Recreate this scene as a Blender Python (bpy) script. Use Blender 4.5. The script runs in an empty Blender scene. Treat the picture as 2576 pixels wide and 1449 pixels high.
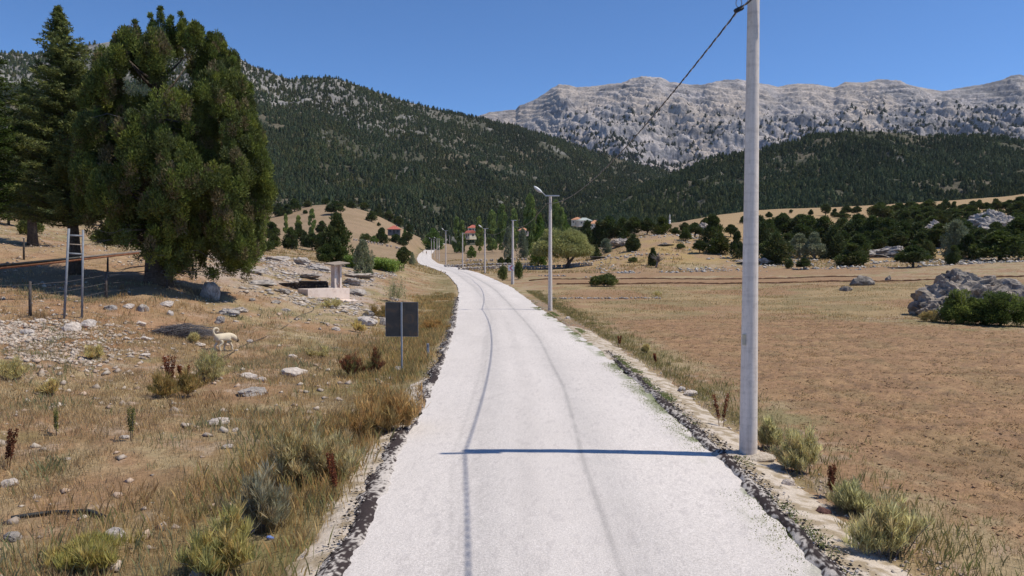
import bpy, bmesh, math, random
import numpy as np
from mathutils import Vector, Matrix

S = bpy.context.scene
C = S.collection
R = math.radians

# ------------------------------------------------------------------ camera, sky, sun, exposure
F = 1860.0            # focal length, in pixels of a 2576-wide frame
CX, CY = 1288.0, 724.5
PITCH = R(2.1)
CAMH = 3.4
cam_d = bpy.data.cameras.new('camera'); cam = bpy.data.objects.new('camera', cam_d); C.objects.link(cam)
cam_d.sensor_width = 36; cam_d.lens = 36 * F / 2576; cam_d.clip_start = 0.1; cam_d.clip_end = 20000
cam.location = (0, 0, CAMH); cam.rotation_euler = (R(90) - PITCH, 0, 0)
S.camera = cam
SUN_EL, SUN_AZ = R(58.5), R(92)      # azimuth from +Y towards +X
W = bpy.data.worlds.new('World'); S.world = W; W.use_nodes = True
wn = W.node_tree.nodes; wl = W.node_tree.links
sky = wn.new('ShaderNodeTexSky'); sky.sky_type = 'NISHITA'; sky.sun_disc = False
sky.sun_elevation = SUN_EL; sky.sun_rotation = SUN_AZ
sky.altitude = 3500; sky.air_density = 1.0; sky.dust_density = 0.0; sky.ozone_density = 8.0
hs = wn.new('ShaderNodeHueSaturation'); hs.inputs['Saturation'].default_value = 1.06; hs.inputs['Value'].default_value = 1.0
wl.new(sky.outputs[0], hs.inputs['Color']); wl.new(hs.outputs[0], wn['Background'].inputs[0]); wn['Background'].inputs[1].default_value = 0.12
sl = bpy.data.lights.new('sun', 'SUN'); so = bpy.data.objects.new('sun', sl); C.objects.link(so)
sl.energy = 3.6; sl.angle = R(0.53); sl.color = (1.0, 0.93, 0.77)
sd = Vector((math.sin(SUN_AZ) * math.cos(SUN_EL), math.cos(SUN_AZ) * math.cos(SUN_EL), math.sin(SUN_EL)))
so.rotation_euler = sd.to_track_quat('Z', 'Y').to_euler()
S.view_settings.view_transform = 'Standard'; S.view_settings.look = 'None'
S.view_settings.exposure = 0.4; S.view_settings.gamma = 1
S.render.engine = 'CYCLES'
HAZE = 2.2e-5

# ------------------------------------------------------------------ helpers
def ray(px, py):
    u = (px - CX) / F; v = (CY - py) / F
    c, s = math.cos(PITCH), math.sin(PITCH)
    return u, c + v * s, v * c - s
def at(px, py, Y):
    a, b, c = ray(px, py); t = Y / b
    return Vector((a * t, Y, CAMH + c * t))
def zof(py, Y):
    return at(CX, py, Y).z

def tag(o, label=None, cat=None, group=None, kind=None):
    if label: o['label'] = label
    if cat: o['category'] = cat
    if group: o['group'] = group
    if kind: o['kind'] = kind
    return o
def empty(name, loc, rz=0, label=None, cat=None, group=None):
    o = bpy.data.objects.new(name, None); C.objects.link(o); o.location = loc; o.rotation_euler = (0, 0, rz)
    o.empty_display_size = 0.3
    return tag(o, label, cat, group)
def link(name, me, parent=None, mat=None):
    o = bpy.data.objects.new(name, me); C.objects.link(o)
    if parent: o.parent = parent
    if mat and not me.materials: me.materials.append(mat)
    return o
def mesh_np(name, V, Fc, mat=None, col=None, smooth=False, extra=None):
    V = np.asarray(V, dtype=np.float32); Fc = np.asarray(Fc, dtype=np.int32)
    me = bpy.data.meshes.new(name)
    me.vertices.add(len(V)); me.vertices.foreach_set('co', V.ravel())
    k = Fc.shape[1]
    me.loops.add(Fc.size); me.loops.foreach_set('vertex_index', Fc.ravel())
    me.polygons.add(len(Fc)); me.polygons.foreach_set('loop_start', np.arange(0, Fc.size, k, dtype=np.int32))
    if smooth: me.polygons.foreach_set('use_smooth', np.ones(len(Fc), dtype=bool))
    me.update(calc_edges=True)
    if col is not None:
        c = np.ones((len(V), 4), dtype=np.float32); c[:, :3] = col
        a = me.color_attributes.new('Col', 'FLOAT_COLOR', 'POINT'); a.data.foreach_set('color', c.ravel())
    if extra:
        for n, arr in extra.items():
            a = me.attributes.new(n, 'FLOAT', 'POINT'); a.data.foreach_set('value', np.asarray(arr, dtype=np.float32))
    if mat: me.materials.append(mat)
    return me
class MB:
    """collects simple solids and builds one mesh"""
    def __init__(s): s.bm = bmesh.new()
    def box(s, c, d, rot=None, bevel=0.0):
        M = Matrix.Translation(c) @ (rot.to_4x4() if rot else Matrix.Identity(4)) @ Matrix.Diagonal((d[0], d[1], d[2], 1))
        r = bmesh.ops.create_cube(s.bm, size=1, matrix=M)
        if bevel:
            es = {e for v in r['verts'] for e in v.link_edges}
            bmesh.ops.bevel(s.bm, geom=list(es), offset=bevel, segments=2, affect='EDGES', profile=.5)
        return s
    def tube(s, pts, rad, n=10, cap=True):
        pts = [Vector(p) for p in pts]
        if not hasattr(rad, '__len__'): rad = [rad] * len(pts)
        rings = []
        for i, p in enumerate(pts):
            t = (pts[min(i + 1, len(pts) - 1)] - pts[max(i - 1, 0)]).normalized()
            a = t.orthogonal() if i == 0 else (prev - t * prev.dot(t))
            a.normalize(); prev = a; b = t.cross(a)
            rings.append([s.bm.verts.new(p + (a * math.cos(2 * math.pi * k / n) + b * math.sin(2 * math.pi * k / n)) * rad[i]) for k in range(n)])
        for i in range(len(rings) - 1):
            for k in range(n):
                f = s.bm.faces.new((rings[i][k], rings[i][(k + 1) % n], rings[i + 1][(k + 1) % n], rings[i + 1][k])); f.smooth = True
        if cap:
            s.bm.faces.new(rings[0][::-1]); s.bm.faces.new(rings[-1])
        return s
    def poly(s, vs, faces):
        bv = [s.bm.verts.new(v) for v in vs]
        for f in faces: s.bm.faces.new([bv[i] for i in f])
        return s
    def mesh(s, name, mat):
        bmesh.ops.recalc_face_normals(s.bm, faces=s.bm.faces[:])
        me = bpy.data.meshes.new(name); s.bm.to_mesh(me); s.bm.free(); me.materials.append(mat); return me
    def build(s, name, mat, parent=None):
        return link(name, s.mesh(name, mat), parent)

# ------------------------------------------------------------------ numpy noise
def _h(ix, iy, seed):
    n = (ix.astype(np.int64) * 374761393 + iy.astype(np.int64) * 668265263 + seed * 974634777) & 0xffffffff
    n = ((n ^ (n >> 13)) * 1274126177) & 0xffffffff
    n = n ^ (n >> 16)
    return (n & 0xffff) / 65535.0
def vn(x, y, seed=0):
    x = np.asarray(x, dtype=np.float64); y = np.asarray(y, dtype=np.float64)
    ix = np.floor(x); iy = np.floor(y); fx = x - ix; fy = y - iy
    fx = fx * fx * fx * (fx * (fx * 6 - 15) + 10); fy = fy * fy * fy * (fy * (fy * 6 - 15) + 10)
    a = _h(ix, iy, seed); b = _h(ix + 1, iy, seed); c = _h(ix, iy + 1, seed); d = _h(ix + 1, iy + 1, seed)
    return (a * (1 - fx) + b * fx) * (1 - fy) + (c * (1 - fx) + d * fx) * fy
def fbm(x, y, o=4, seed=0, g=.5):
    s = 0; a = 1; t = 0; x = np.asarray(x, float); y = np.asarray(y, float)
    for i in range(o):
        s = s + a * vn(x, y, seed + i); t += a; a *= g
        x, y = x * 1.93 + y * .51 + 7.1, y * 1.93 - x * .51 + 3.3
    return s / t
def ridged(x, y, o=5, seed=0, g=.55):
    s = 0; a = 1; t = 0; x = np.asarray(x, float); y = np.asarray(y, float)
    for i in range(o):
        n = 1 - np.abs(2 * vn(x, y, seed + i) - 1); s = s + a * n * n; t += a; a *= g
        x, y = x * 1.9 + y * .6 + 5.1, y * 1.9 - x * .6 + 1.7
    return s / t
def sstep(a, b, x):
    t = np.clip((np.asarray(x, float) - a) / (b - a), 0, 1); return t * t * (3 - 2 * t)
def mixc(a, b, w):
    return np.asarray(a) * (1 - w[..., None]) + np.asarray(b) * w[..., None]

# ------------------------------------------------------------------ materials
def nt(name):
    m = bpy.data.materials.new(name); m.use_nodes = True
    t = m.node_tree; return m, t.nodes, t.links, t.nodes['Principled BSDF']
def coords(N, L, scale=None):
    tc = N.new('ShaderNodeTexCoord')
    return tc.outputs['Object']
def noise(N, L, vec, scale, detail=4, rough=.6, dist=0):
    n = N.new('ShaderNodeTexNoise'); n.inputs['Scale'].default_value = scale; n.inputs['Detail'].default_value = detail
    n.inputs['Roughness'].default_value = rough; n.inputs['Distortion'].default_value = dist
    L.new(vec, n.inputs['Vector']); return n.outputs['Fac']
def ramp(N, L, fac, stops):
    r = N.new('ShaderNodeValToRGB'); e = r.color_ramp.elements
    while len(e) > 1: e.remove(e[-1])
    e[0].position = stops[0][0]; e[0].color = tuple(stops[0][1]) + (1,)
    for p, c in stops[1:]:
        k = e.new(p); k.color = tuple(c) + (1,)
    L.new(fac, r.inputs[0]); return r.outputs[0]
def mul(N, L, a, b, fac=1.0, mode='MULTIPLY'):
    m = N.new('ShaderNodeMix'); m.data_type = 'RGBA'; m.blend_type = mode
    if isinstance(fac, float): m.inputs[0].default_value = fac
    else: L.new(fac, m.inputs[0])
    for s, v in ((6, a), (7, b)):
        if isinstance(v, tuple): m.inputs[s].default_value = v + (1,)
        else: L.new(v, m.inputs[s])
    return m.outputs[2]
def bump(N, L, h, b, strength=.5, dist=.02):
    bp = N.new('ShaderNodeBump'); bp.inputs['Strength'].default_value = strength; bp.inputs['Distance'].default_value = dist
    L.new(h, bp.inputs['Height']); L.new(bp.outputs[0], b.inputs['Normal']); return bp
def attr(N, name='Col'):
    a = N.new('ShaderNodeAttribute'); a.attribute_name = name; return a.outputs['Color']

def mat_vcol(name, fine=6.0, amt=(.72, 1.25), rough=.95, bs=.6, bd=.03, fine2=None):
    m, N, L, b = nt(name); v = coords(N, L)
    f = noise(N, L, v, fine, 6, .7)
    r = ramp(N, L, f, [(.25, (amt[0],) * 3), (.75, (amt[1],) * 3)])
    c = mul(N, L, attr(N), r)
    if fine2:
        f2 = noise(N, L, v, fine2, 3, .6)
        c = mul(N, L, c, ramp(N, L, f2, [(.3, (.75,) * 3), (.7, (1.2,) * 3)]))
    L.new(c, b.inputs['Base Color']); b.inputs['Roughness'].default_value = rough
    b.inputs['Specular IOR Level'].default_value = .15
    bump(N, L, f, b, bs, bd); return m
def mat_leaf(name, transl=.25, rough=.6, tint=(1, 1, 1)):
    m, N, L, b = nt(name)
    oi = N.new('ShaderNodeObjectInfo')
    rv = ramp(N, L, oi.outputs['Random'], [(0, (.78, .82, .80)), (.5, (1, 1, 1)), (1, (1.22, 1.12, .95))])
    c = mul(N, L, attr(N), rv); c = mul(N, L, c, tuple(tint))
    L.new(c, b.inputs['Base Color']); b.inputs['Roughness'].default_value = rough; b.inputs['Specular IOR Level'].default_value = .2
    t = N.new('ShaderNodeBsdfTranslucent'); L.new(c, t.inputs[0])
    mx = N.new('ShaderNodeMixShader'); mx.inputs[0].default_value = transl
    L.new(b.outputs[0], mx.inputs[1]); L.new(t.outputs[0], mx.inputs[2])
    L.new(mx.outputs[0], N['Material Output'].inputs[0]); return m
def mat_noise(name, stops, scale=4, detail=6, rough=.8, bs=.4, bd=.02, dist=0, metal=0, spec=.3):
    m, N, L, b = nt(name); v = coords(N, L)
    f = noise(N, L, v, scale, detail, .65, dist)
    L.new(ramp(N, L, f, stops), b.inputs['Base Color']); b.inputs['Roughness'].default_value = rough
    b.inputs['Metallic'].default_value = metal; b.inputs['Specular IOR Level'].default_value = spec
    if bs: bump(N, L, f, b, bs, bd)
    return m
def mat_rock(name, light, mid, dark, sc=1.6, bd=.06):
    m, N, L, b = nt(name); v = coords(N, L)
    oi = N.new('ShaderNodeObjectInfo')
    ad = N.new('ShaderNodeVectorMath'); ad.operation = 'ADD'
    L.new(v, ad.inputs[0]); L.new(oi.outputs['Location'], ad.inputs[1]); v = ad.outputs[0]
    f = noise(N, L, v, sc, 8, .68, .3); g = noise(N, L, v, sc * 5, 6, .7)
    c = ramp(N, L, f, [(.3, dark), (.46, mid), (.62, light)])
    c = mul(N, L, c, ramp(N, L, g, [(.3, (.62,) * 3), (.62, (1.12,) * 3)]))
    rv = ramp(N, L, oi.outputs['Random'], [(0, (.85, .85, .87)), (1, (1.12, 1.06, 1.0))]); c = mul(N, L, c, rv)
    L.new(c, b.inputs['Base Color']); b.inputs['Roughness'].default_value = .95; b.inputs['Specular IOR Level'].default_value = .15
    mm = N.new('ShaderNodeMath'); mm.operation = 'ADD'; L.new(f, mm.inputs[0]); L.new(g, mm.inputs[1])
    bump(N, L, mm.outputs[0], b, .8, bd); return m
M = {}
M['ground'] = mat_vcol('dry_ground', 7, (.62, 1.3), fine2=45, bs=.8, bd=.05)
M['mount'] = mat_vcol('mountain_soil', .05, (.75, 1.2), bs=.8, bd=4.0, fine2=.3)
M['rockmount'] = mat_vcol('mountain_rock', .03, (.78, 1.18), bs=.8, bd=8.0, fine2=.12)
M['road'] = mat_vcol('pale_chippings', 34, (.66, 1.2), bs=.7, bd=.012, fine2=90)
M['juniper'] = mat_leaf('juniper_leaf', .3)
M['leaf'] = mat_leaf('green_leaf', .3)
M['grass'] = mat_leaf('dry_blade', .5, .8, (1.65, 1.55, 1.45))
M['bark'] = mat_noise('bark', [(.3, (.035, .026, .02)), (.7, (.13, .10, .08))], 9, bs=.9, bd=.03)
M['greybark'] = mat_noise('grey_bark', [(.3, (.12, .105, .095)), (.7, (.26, .23, .21))], 9, bs=.9, bd=.02)
M['twig'] = mat_noise('dead_twig', [(.3, (.09, .08, .085)), (.7, (.24, .215, .21))], 9)
M['rock'] = mat_rock('limestone', (.52, .47, .43), (.36, .33, .31), (.12, .11, .115))
M['whiterock'] = mat_rock('white_limestone', (.66, .60, .56), (.54, .48, .44), (.30, .25, .22), 3, .03)
M['darkrock'] = mat_rock('weathered_limestone', (.44, .385, .335), (.23, .205, .185), (.06, .055, .052), 1.3, .12)
M['redrock'] = mat_rock('red_stone', (.17, .095, .085), (.13, .07, .065), (.06, .035, .035), 5, .02)
M['concrete'] = mat_noise('pole_concrete', [(.3, (.58, .50, .45)), (.7, (.72, .63, .575))], 3, rough=.85, bs=.2, bd=.004)
def mat_concrete():
    m, N, L, b = nt('streaked_concrete'); v = coords(N, L); mp = N.new('ShaderNodeMapping'); mp.inputs['Scale'].default_value = (6, 6, .5); L.new(v, mp.inputs[0])
    f = noise(N, L, mp.outputs[0], 2.2, 6, .7); g = noise(N, L, v, 9, 5, .7); mp2 = N.new('ShaderNodeMapping'); mp2.inputs['Scale'].default_value = (.3, .3, 9); L.new(v, mp2.inputs[0]); h = noise(N, L, mp2.outputs[0], 1.0, 3, .5)
    c = ramp(N, L, f, [(.28, (.50, .43, .39)), (.5, (.62, .545, .50)), (.7, (.70, .62, .575))])
    c = mul(N, L, c, ramp(N, L, g, [(.28, (.78,) * 3), (.5, (1.0,) * 3)])); c = mul(N, L, c, ramp(N, L, h, [(.35, (.90,) * 3), (.5, (1.03,) * 3)]))
    L.new(c, b.inputs['Base Color']); b.inputs['Roughness'].default_value = .88; bump(N, L, g, b, .3, .004); return m
M['concrete'] = mat_concrete()
M['steel'] = mat_noise('galvanised', [(.3, (.30, .31, .34)), (.7, (.42, .43, .46))], 6, rough=.5, bs=.05, metal=.3, bd=.002)
M['painted'] = mat_noise('grey_paint', [(.3, (.14, .15, .175)), (.7, (.23, .24, .275))], 8, rough=.55, bs=.1, bd=.002)
M['beam'] = mat_noise('painted_beam', [(.35, (.36, .30, .20)), (.7, (.50, .44, .33))], 12, rough=.8, bs=.3, bd=.004)
M['cable'] = mat_noise('cable', [(.3, (.012, .013, .02)), (.7, (.03, .03, .04))], 20, rough=.5)
M['cablel'] = mat_noise('bare_cable', [(.3, (.25, .24, .24)), (.7, (.4, .38, .38))], 20, rough=.5)
M['lamp'] = mat_noise('lamp_white', [(.3, (.62, .62, .64)), (.7, (.75, .75, .76))], 5, rough=.4, bs=0)
M['glass'] = mat_noise('lamp_glass', [(.3, (.33, .32, .34)), (.7, (.42, .40, .42))], 5, rough=.2, bs=0)
M['signback'] = mat_noise('sign_back', [(.35, (.070, .058, .050)), (.52, (.092, .078, .066)), (.66, (.17, .105, .065))], 2.2, rough=.65, bs=.15, bd=.003, dist=1)
M['white'] = mat_noise('white_paint', [(.3, (.60, .60, .62)), (.7, (.72, .71, .72))], 4, rough=.5, bs=0)
M['pink'] = mat_noise('faded_red', [(.3, (.50, .16, .20)), (.7, (.60, .24, .28))], 4, rough=.5, bs=0)
M['plaster'] = mat_noise('pink_plaster', [(.3, (.56, .43, .37)), (.5, (.72, .59, .52)), (.75, (.76, .64, .57))], 2.5, rough=.9, bs=.2, bd=.01)
M['oldwall'] = mat_noise('dark_stone', [(.35, (.022, .018, .017)), (.6, (.075, .06, .055)), (.72, (.16, .13, .12))], 4, rough=.95, bs=.9, bd=.04)
M['wood'] = mat_noise('old_post', [(.3, (.035, .03, .03)), (.7, (.10, .085, .08))], 9, bs=.6)
M['rust'] = mat_noise('rust', [(.3, (.10, .035, .018)), (.7, (.26, .11, .055))], 7, rough=.9)
M['plank'] = mat_noise('pale_plank', [(.3, (.24, .19, .155)), (.7, (.36, .30, .25))], 7, rough=.9)
M['black'] = mat_noise('black_hose', [(.3, (.012, .012, .013)), (.7, (.04, .04, .04))], 7, rough=.5)
M['roofred'] = mat_noise('red_tiles', [(.3, (.34, .09, .065)), (.7, (.48, .15, .11))], 1.5, rough=.8)
M['rooforange'] = mat_noise('orange_tiles', [(.3, (.45, .20, .11)), (.7, (.58, .30, .18))], 1.5, rough=.8)
M['roofgrey'] = mat_noise('grey_sheet', [(.3, (.30, .34, .32)), (.7, (.42, .45, .43))], 1.5, rough=.6)
M['cream'] = mat_noise('cream_wall', [(.3, (.62, .56, .42)), (.7, (.72, .66, .52))], 1.5, rough=.9)
M['greywall'] = mat_noise('grey_wall', [(.3, (.12, .11, .105)), (.7, (.20, .185, .175))], 1.5, rough=.9)
M['windowdark'] = mat_noise('window_dark', [(.3, (.02, .022, .028)), (.7, (.05, .05, .06))], 2, rough=.3, bs=0)
M['soil'] = mat_noise('dark_soil', [(.3, (.075, .036, .02)), (.7, (.19, .10, .06))], 4, rough=1, bs=.8, bd=.05)
M['blue'] = mat_noise('blue_plastic', [(.3, (.08, .14, .42)), (.7, (.16, .25, .55))], 8, rough=.4, bs=0)

# ------------------------------------------------------------------ road centre line
RD = np.array([  # Y, x, z, width
 (-14, .9, 0, 5.3), (0, .80, 0, 5.3), (8, .78, 0, 5.35), (13, .85, 0, 5.7), (26, .55, 0, 5.9), (40, -.15, 0, 5.95), (52, -.90, 0, 6.0),
 (68, -1.9, .2, 6), (84, -3.1, .5, 6), (110, -6.0, .85, 6), (131, -8.8, 1.3, 6), (171, -15.6, 1.9, 6), (230, -26, 2.6, 6), (300, -35.6, 4.3, 6),
 (380, -44.6, 6.8, 6.4), (480, -53, 10.8, 7), (580, -58, 15.8, 7), (700, -63, 21.5, 7), (820, -66, 27, 7), (900, -66, 30, 7)])
_ys = np.linspace(-14, 900, 2200)
def _smooth(v, k=31):
    for _ in range(2):
        v = np.convolve(np.pad(v, k // 2, mode='edge'), np.ones(k) / k, 'valid')
    return v
_rx = np.interp(_ys, RD[:, 0], RD[:, 1]); _rz = np.interp(_ys, RD[:, 0], RD[:, 2])
_rx = _smooth(_rx, 25); _rz = _smooth(_rz, 25)
def road_x(Y): return np.interp(Y, _ys, _rx)
def road_z(Y): return np.interp(Y, _ys, _rz)
def road_w(Y): return np.interp(Y, RD[:, 0], RD[:, 3])

# ------------------------------------------------------------------ terrain height
ROWS = [
 (-15, [(-1200, .5), (-400, .1), (200, -.1), (3600, -.1)]),
 (10, [(-1200, .8), (-400, .1), (200, -.1), (3600, -.1)]),
 (20, [(-900, 3.0), (-300, 1.3), (0, .6), (300, .2), (600, 0), (900, -.1), (3400, -.1)]),
 (28, [(-900, 4.5), (-300, 2.0), (0, 1.3), (180, 1.22), (330, .85), (450, .35), (545, .02), (700, -.05), (1000, -.1), (3400, -.1)]),
 (38, [(-900, 7), (-300, 3.6), (0, 2.5), (200, 2.3), (390, 2.35), (470, 2.0), (540, 1.5), (620, 1.25), (700, .9), (820, .45), (1000, .05), (3400, -.1)]),
 (52, [(-900, 11), (0, 4.9), (200, 4.4), (400, 3.6), (540, 2.7), (650, 2.0), (750, 1.2), (820, .7), (900, .45), (1000, .15), (1100, -.1), (2250, -.1), (2400, .15), (3400, .3)]),
 (70, [(-900, 15), (0, 6.6), (300, 5.2), (500, 4.0), (600, 3.5), (700, 3.0), (800, 2.3), (900, 1.6), (1000, .9), (1100, .3), (1400, .05), (2000, .05), (2400, .6), (3400, 2)]),
 (95, [(-900, 20), (0, 9), (300, 6.8), (500, 5.2), (640, 4.3), (750, 3.6), (850, 3.1), (950, 2.4), (1050, 1.4), (1130, .7), (1290, .8), (2000, 1.0), (2576, 1.8), (3400, 4)]),
 (130, [(-900, 30), (0, 13), (300, 9.5), (500, 6.5), (640, 4.6), (800, 3.2), (1000, 2.4), (1290, 1.3), (2000, 1.5), (2300, 2.4), (2576, 3.4), (3400, 8)]),
 (155, [(-900, 30), (0, 14.5), (300, 11), (500, 8), (640, 5), (800, 3.6), (1000, 2.8), (1290, 1.9), (1450, 2.4), (1560, 3.6), (1700, 4), (2000, 3.8), (2300, 4), (2576, 5), (3400, 11)]),
 (190, [(-900, 34), (0, 17), (400, 13), (600, 8), (700, 5), (1000, 3.4), (1170, 2.4), (1400, 2.7), (1480, 4.0), (1560, 9), (1640, 10.8), (1760, 10.4), (1850, 8), (2000, 7), (2300, 8), (2576, 9.5), (3400, 20)]),
 (260, [(-900, 40), (0, 23), (400, 20), (600, 13), (700, 10), (800, 7), (900, 5.2), (1000, 4.2), (1200, 3.8), (1400, 5), (1500, 8), (1600, 13), (1750, 14), (1900, 13), (2300, 15), (2576, 18), (3400, 34)]),
 (400, [(-900, 50), (0, 32), (400, 30), (560, 24), (680, 19), (820, 22), (900, 20), (1000, 14), (1045, 8), (1130, 6.5), (1300, 9), (1500, 12), (1700, 23), (1800, 27), (2000, 29), (2200, 31), (2576, 36), (3400, 70)]),
 (520, [(-900, 60), (0, 42), (400, 42), (600, 36), (680, 36), (750, 43), (820, 47), (900, 44), (980, 34), (1030, 22), (1065, 13), (1100, 11.5), (1140, 12), (1300, 15), (1500, 19), (1700, 30), (1800, 36), (1900, 40), (2000, 41), (2200, 43), (2576, 50), (3400, 110)]),
 (700, [(-900, 80), (0, 52), (300, 52), (600, 48), (820, 48), (1000, 40), (1060, 22), (1100, 18), (1140, 18), (1300, 21), (1450, 34), (1600, 38), (1900, 42), (2200, 44), (2576, 60), (3400, 160)]),
 (950, [(-900, 80), (0, 52), (300, 52), (600, 48), (820, 44), (1000, 40), (1100, 30), (1140, 28), (1300, 28), (1450, 34), (1600, 38), (1900, 40), (2200, 40), (2576, 50), (3400, 160)]),
]
_pxs = np.linspace(-1400, 3900, 500)
_yk = np.array([r[0] for r in ROWS], float)
_tab = np.array([np.interp(_pxs, [p[0] for p in r[1]], [p[1] for p in r[1]]) for r in ROWS])
def _wy(Y): return np.where(Y < 20, Y / 20.0, 1 + np.log(np.maximum(Y, 20) / 20.0))   # warped depth for even sampling
_wg = np.linspace(_wy(np.array(-15.)), _wy(np.array(950.)), 400)
_yg = np.where(_wg < 1, _wg * 20, 20 * np.exp(np.maximum(_wg, 1) - 1))
_T = np.array([np.interp(_yg, _yk, _tab[:, j]) for j in range(len(_pxs))]).T
for _ in range(3):
    k = np.ones(9) / 9
    _T = np.apply_along_axis(lambda v: np.convolve(np.pad(v, 4, mode='edge'), k, 'valid'), 0, _T)
    _T = np.apply_along_axis(lambda v: np.convolve(np.pad(v, 4, mode='edge'), k, 'valid'), 1, _T)
def base_z(x, Y):
    x = np.asarray(x, float); Y = np.asarray(Y, float)
    px = CX + F * x / np.maximum(Y, 14)
    gx = np.clip((px - _pxs[0]) / (_pxs[1] - _pxs[0]), 0, len(_pxs) - 1.001)
    gy = np.clip((_wy(Y) - _wg[0]) / (_wg[1] - _wg[0]), 0, len(_wg) - 1.001)
    i = gx.astype(int); j = gy.astype(int); fx = gx - i; fy = gy - j
    return (_T[j, i] * (1 - fx) + _T[j, i + 1] * fx) * (1 - fy) + (_T[j + 1, i] * (1 - fx) + _T[j + 1, i + 1] * fx) * fy
def ground_z(x, Y):
    x = np.asarray(x, float); Y = np.asarray(Y, float)
    d = x - road_x(Y); hw = road_w(Y) / 2; ad = np.abs(d)
    w = sstep(0, 7, ad - hw - .7)
    n = (fbm(x * .45, Y * .45, 4, 3) - .5) * .30 + (fbm(x * 2.2, Y * 2.2, 3, 9) - .5) * .10
    px = CX + F * x / np.maximum(Y, 14)
    left = sstep(1150, 800, px)
    n = n * (.45 + .9 * left) + (fbm(x * .06, Y * .06, 3, 21) - .5) * np.clip((Y - 40) / 100, 0, 1) * .9
    z = base_z(x, Y) + n * sstep(0, 2.5, ad - hw - .3)
    rz = road_z(Y) - .06 - .10 * sstep(0, 1.2, ad - hw)
    z = rz * (1 - w) + z * w + n * sstep(.2, 1.5, ad - hw) * (1 - w) * .5
    return np.where(ad < hw + .1, road_z(Y) - .16, z)
def gz(x, Y): return float(ground_z(np.array([x]), np.array([Y]))[0])
_ty = np.concatenate([np.linspace(4, 60, 500), np.geomspace(60.2, 900, 900)])
def hit(px, py, lo=4, hi=900):
    a, b, c = ray(px, py); t = _ty / b
    zz = ground_z(a * t, _ty); rz = CAMH + c * t
    ok = np.where((rz <= zz) & (_ty >= lo))[0]
    Y = float(_ty[ok[0]]) if len(ok) else hi
    Y = min(max(Y, lo), hi); x = a * Y / b
    return Vector((x, Y, gz(x, Y)))

# ------------------------------------------------------------------ ground sheet
def grid_faces(nr, nc):
    i = np.arange(nr - 1)[:, None] * nc + np.arange(nc - 1)[None, :]
    i = i.ravel(); return np.stack([i, i + 1, i + nc + 1, i + nc], 1)
SOIL = (.285, .175, .102); SOILR = (.285, .172, .10); STRAW = (.33, .25, .15); GOLD = (.37, .25, .105); GREENISH = (.165, .155, .065); PALE = (.44, .36, .29)
def ground_color(x, Y):
    px = CX + F * x / np.maximum(Y, 14)
    n1 = fbm(x * .35, Y * .35, 5, 40); n2 = fbm(x * 1.8, Y * 1.8, 4, 50); n3 = fbm(x * .12, Y * .12, 3, 60)
    c = mixc(STRAW, SOIL, sstep(.42, .6, n1 * .6 + n2 * .4))
    c = mixc(c, GREENISH, sstep(.55, .7, fbm(x * .6, Y * .6, 4, 71)) * .5)
    c = mixc(c, PALE, sstep(.60, .72, n2) * .45)
    # ploughed field by the tall pole
    rr = road_x(Y) + road_w(Y) / 2
    edge = 44 - 10 * sstep(2050, 2500, px) + 5 * (n1 - .5)
    f1 = sstep(2.4, 3.6, x - rr + (n2 - .5) * 1.4) * sstep(edge + 2, edge - 1, Y)
    furrow = .5 + .5 * np.sin((Y * .9 - x * .1 + n1 * 2) * 3.0)
    soil = mixc(mixc(SOIL, SOILR, sstep(.35, .6, n3)), (.335, .215, .12), sstep(.44, .62, n2) * .6)
    soil = mixc(soil, (.16, .105, .07), sstep(.60, .70, fbm(x * 4.5, Y * 3.0, 3, 57)) * .55); soil = mixc(soil, (.20, .16, .085), sstep(.58, .72, fbm(x * .8, Y * .5, 4, 58)) * .3)
    c = mixc(c, soil * (.93 + .14 * furrow[..., None]), f1)
    # strips between 85 and 150 m
    right = sstep(1330, 1400, px)
    f2 = right * (sstep(84, 90, Y) * sstep(102, 98, Y) + .8 * sstep(106, 110, Y) * sstep(140, 130, Y)) * sstep(2350, 2150, px)
    c = mixc(c, mixc(SOILR, SOIL, sstep(.4, .6, n1)), f2 * .85)
    f3 = right * sstep(44, 48, Y) * sstep(86, 82, Y)
    c = mixc(c, mixc(mixc((.33, .235, .13), (.24, .19, .10), sstep(.42, .58, n1)), SOIL, sstep(.5, .62, n3)), f3 * .8)
    f4 = right * sstep(140, 150, Y)
    c = mixc(c, mixc(GOLD, (.34, .225, .14), sstep(.4, .6, n1)), f4 * .7)
    # red earth bank and scree on the left
    ex = np.exp(-(((px - 150) / 190) ** 2)) * np.exp(-(((Y - 26.5) / 2.8) ** 2))
    c = mixc(c, (.42, .19, .095), np.clip(ex * sstep(.35, .6, n2) * 1.2, 0, .8))
    ls = sstep(760, 350, px) * sstep(22, 27, Y) * sstep(60, 45, Y)
    c = mixc(c, (.33, .195, .12), ls * .5)
    # rocky back of the left rise
    rk = sstep(1000, 900, px) * sstep(380, 560, px) * sstep(38, 52, Y) * sstep(130, 105, Y)
    c = mixc(c, (.40, .33, .29), rk * sstep(.42, .6, fbm(x * .9 + Y * .25, Y * .35, 4, 90)) * .75)
    # golden hills
    gd = sstep(150, 320, Y)
    hillc = mixc((.29, .205, .135), (.25, .18, .115), sstep(.4, .62, n3)); hillc = mixc(hillc, (.36, .25, .14), sstep(1650, 1800, px))
    c = mixc(c, hillc, gd * .85)
    # green verge by the road's left edge
    dl = (road_x(Y) - road_w(Y) / 2) - x
    c = mixc(c, GREENISH, sstep(5, 1, dl) * sstep(0, .6, dl) * .55 * sstep(.3, .55, n1))
    return np.clip(c, 0, 1)
rows = np.concatenate([np.linspace(-15, 6, 50)[:-1], np.geomspace(6 + 4, 860 + 4, 640) - 4])
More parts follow.
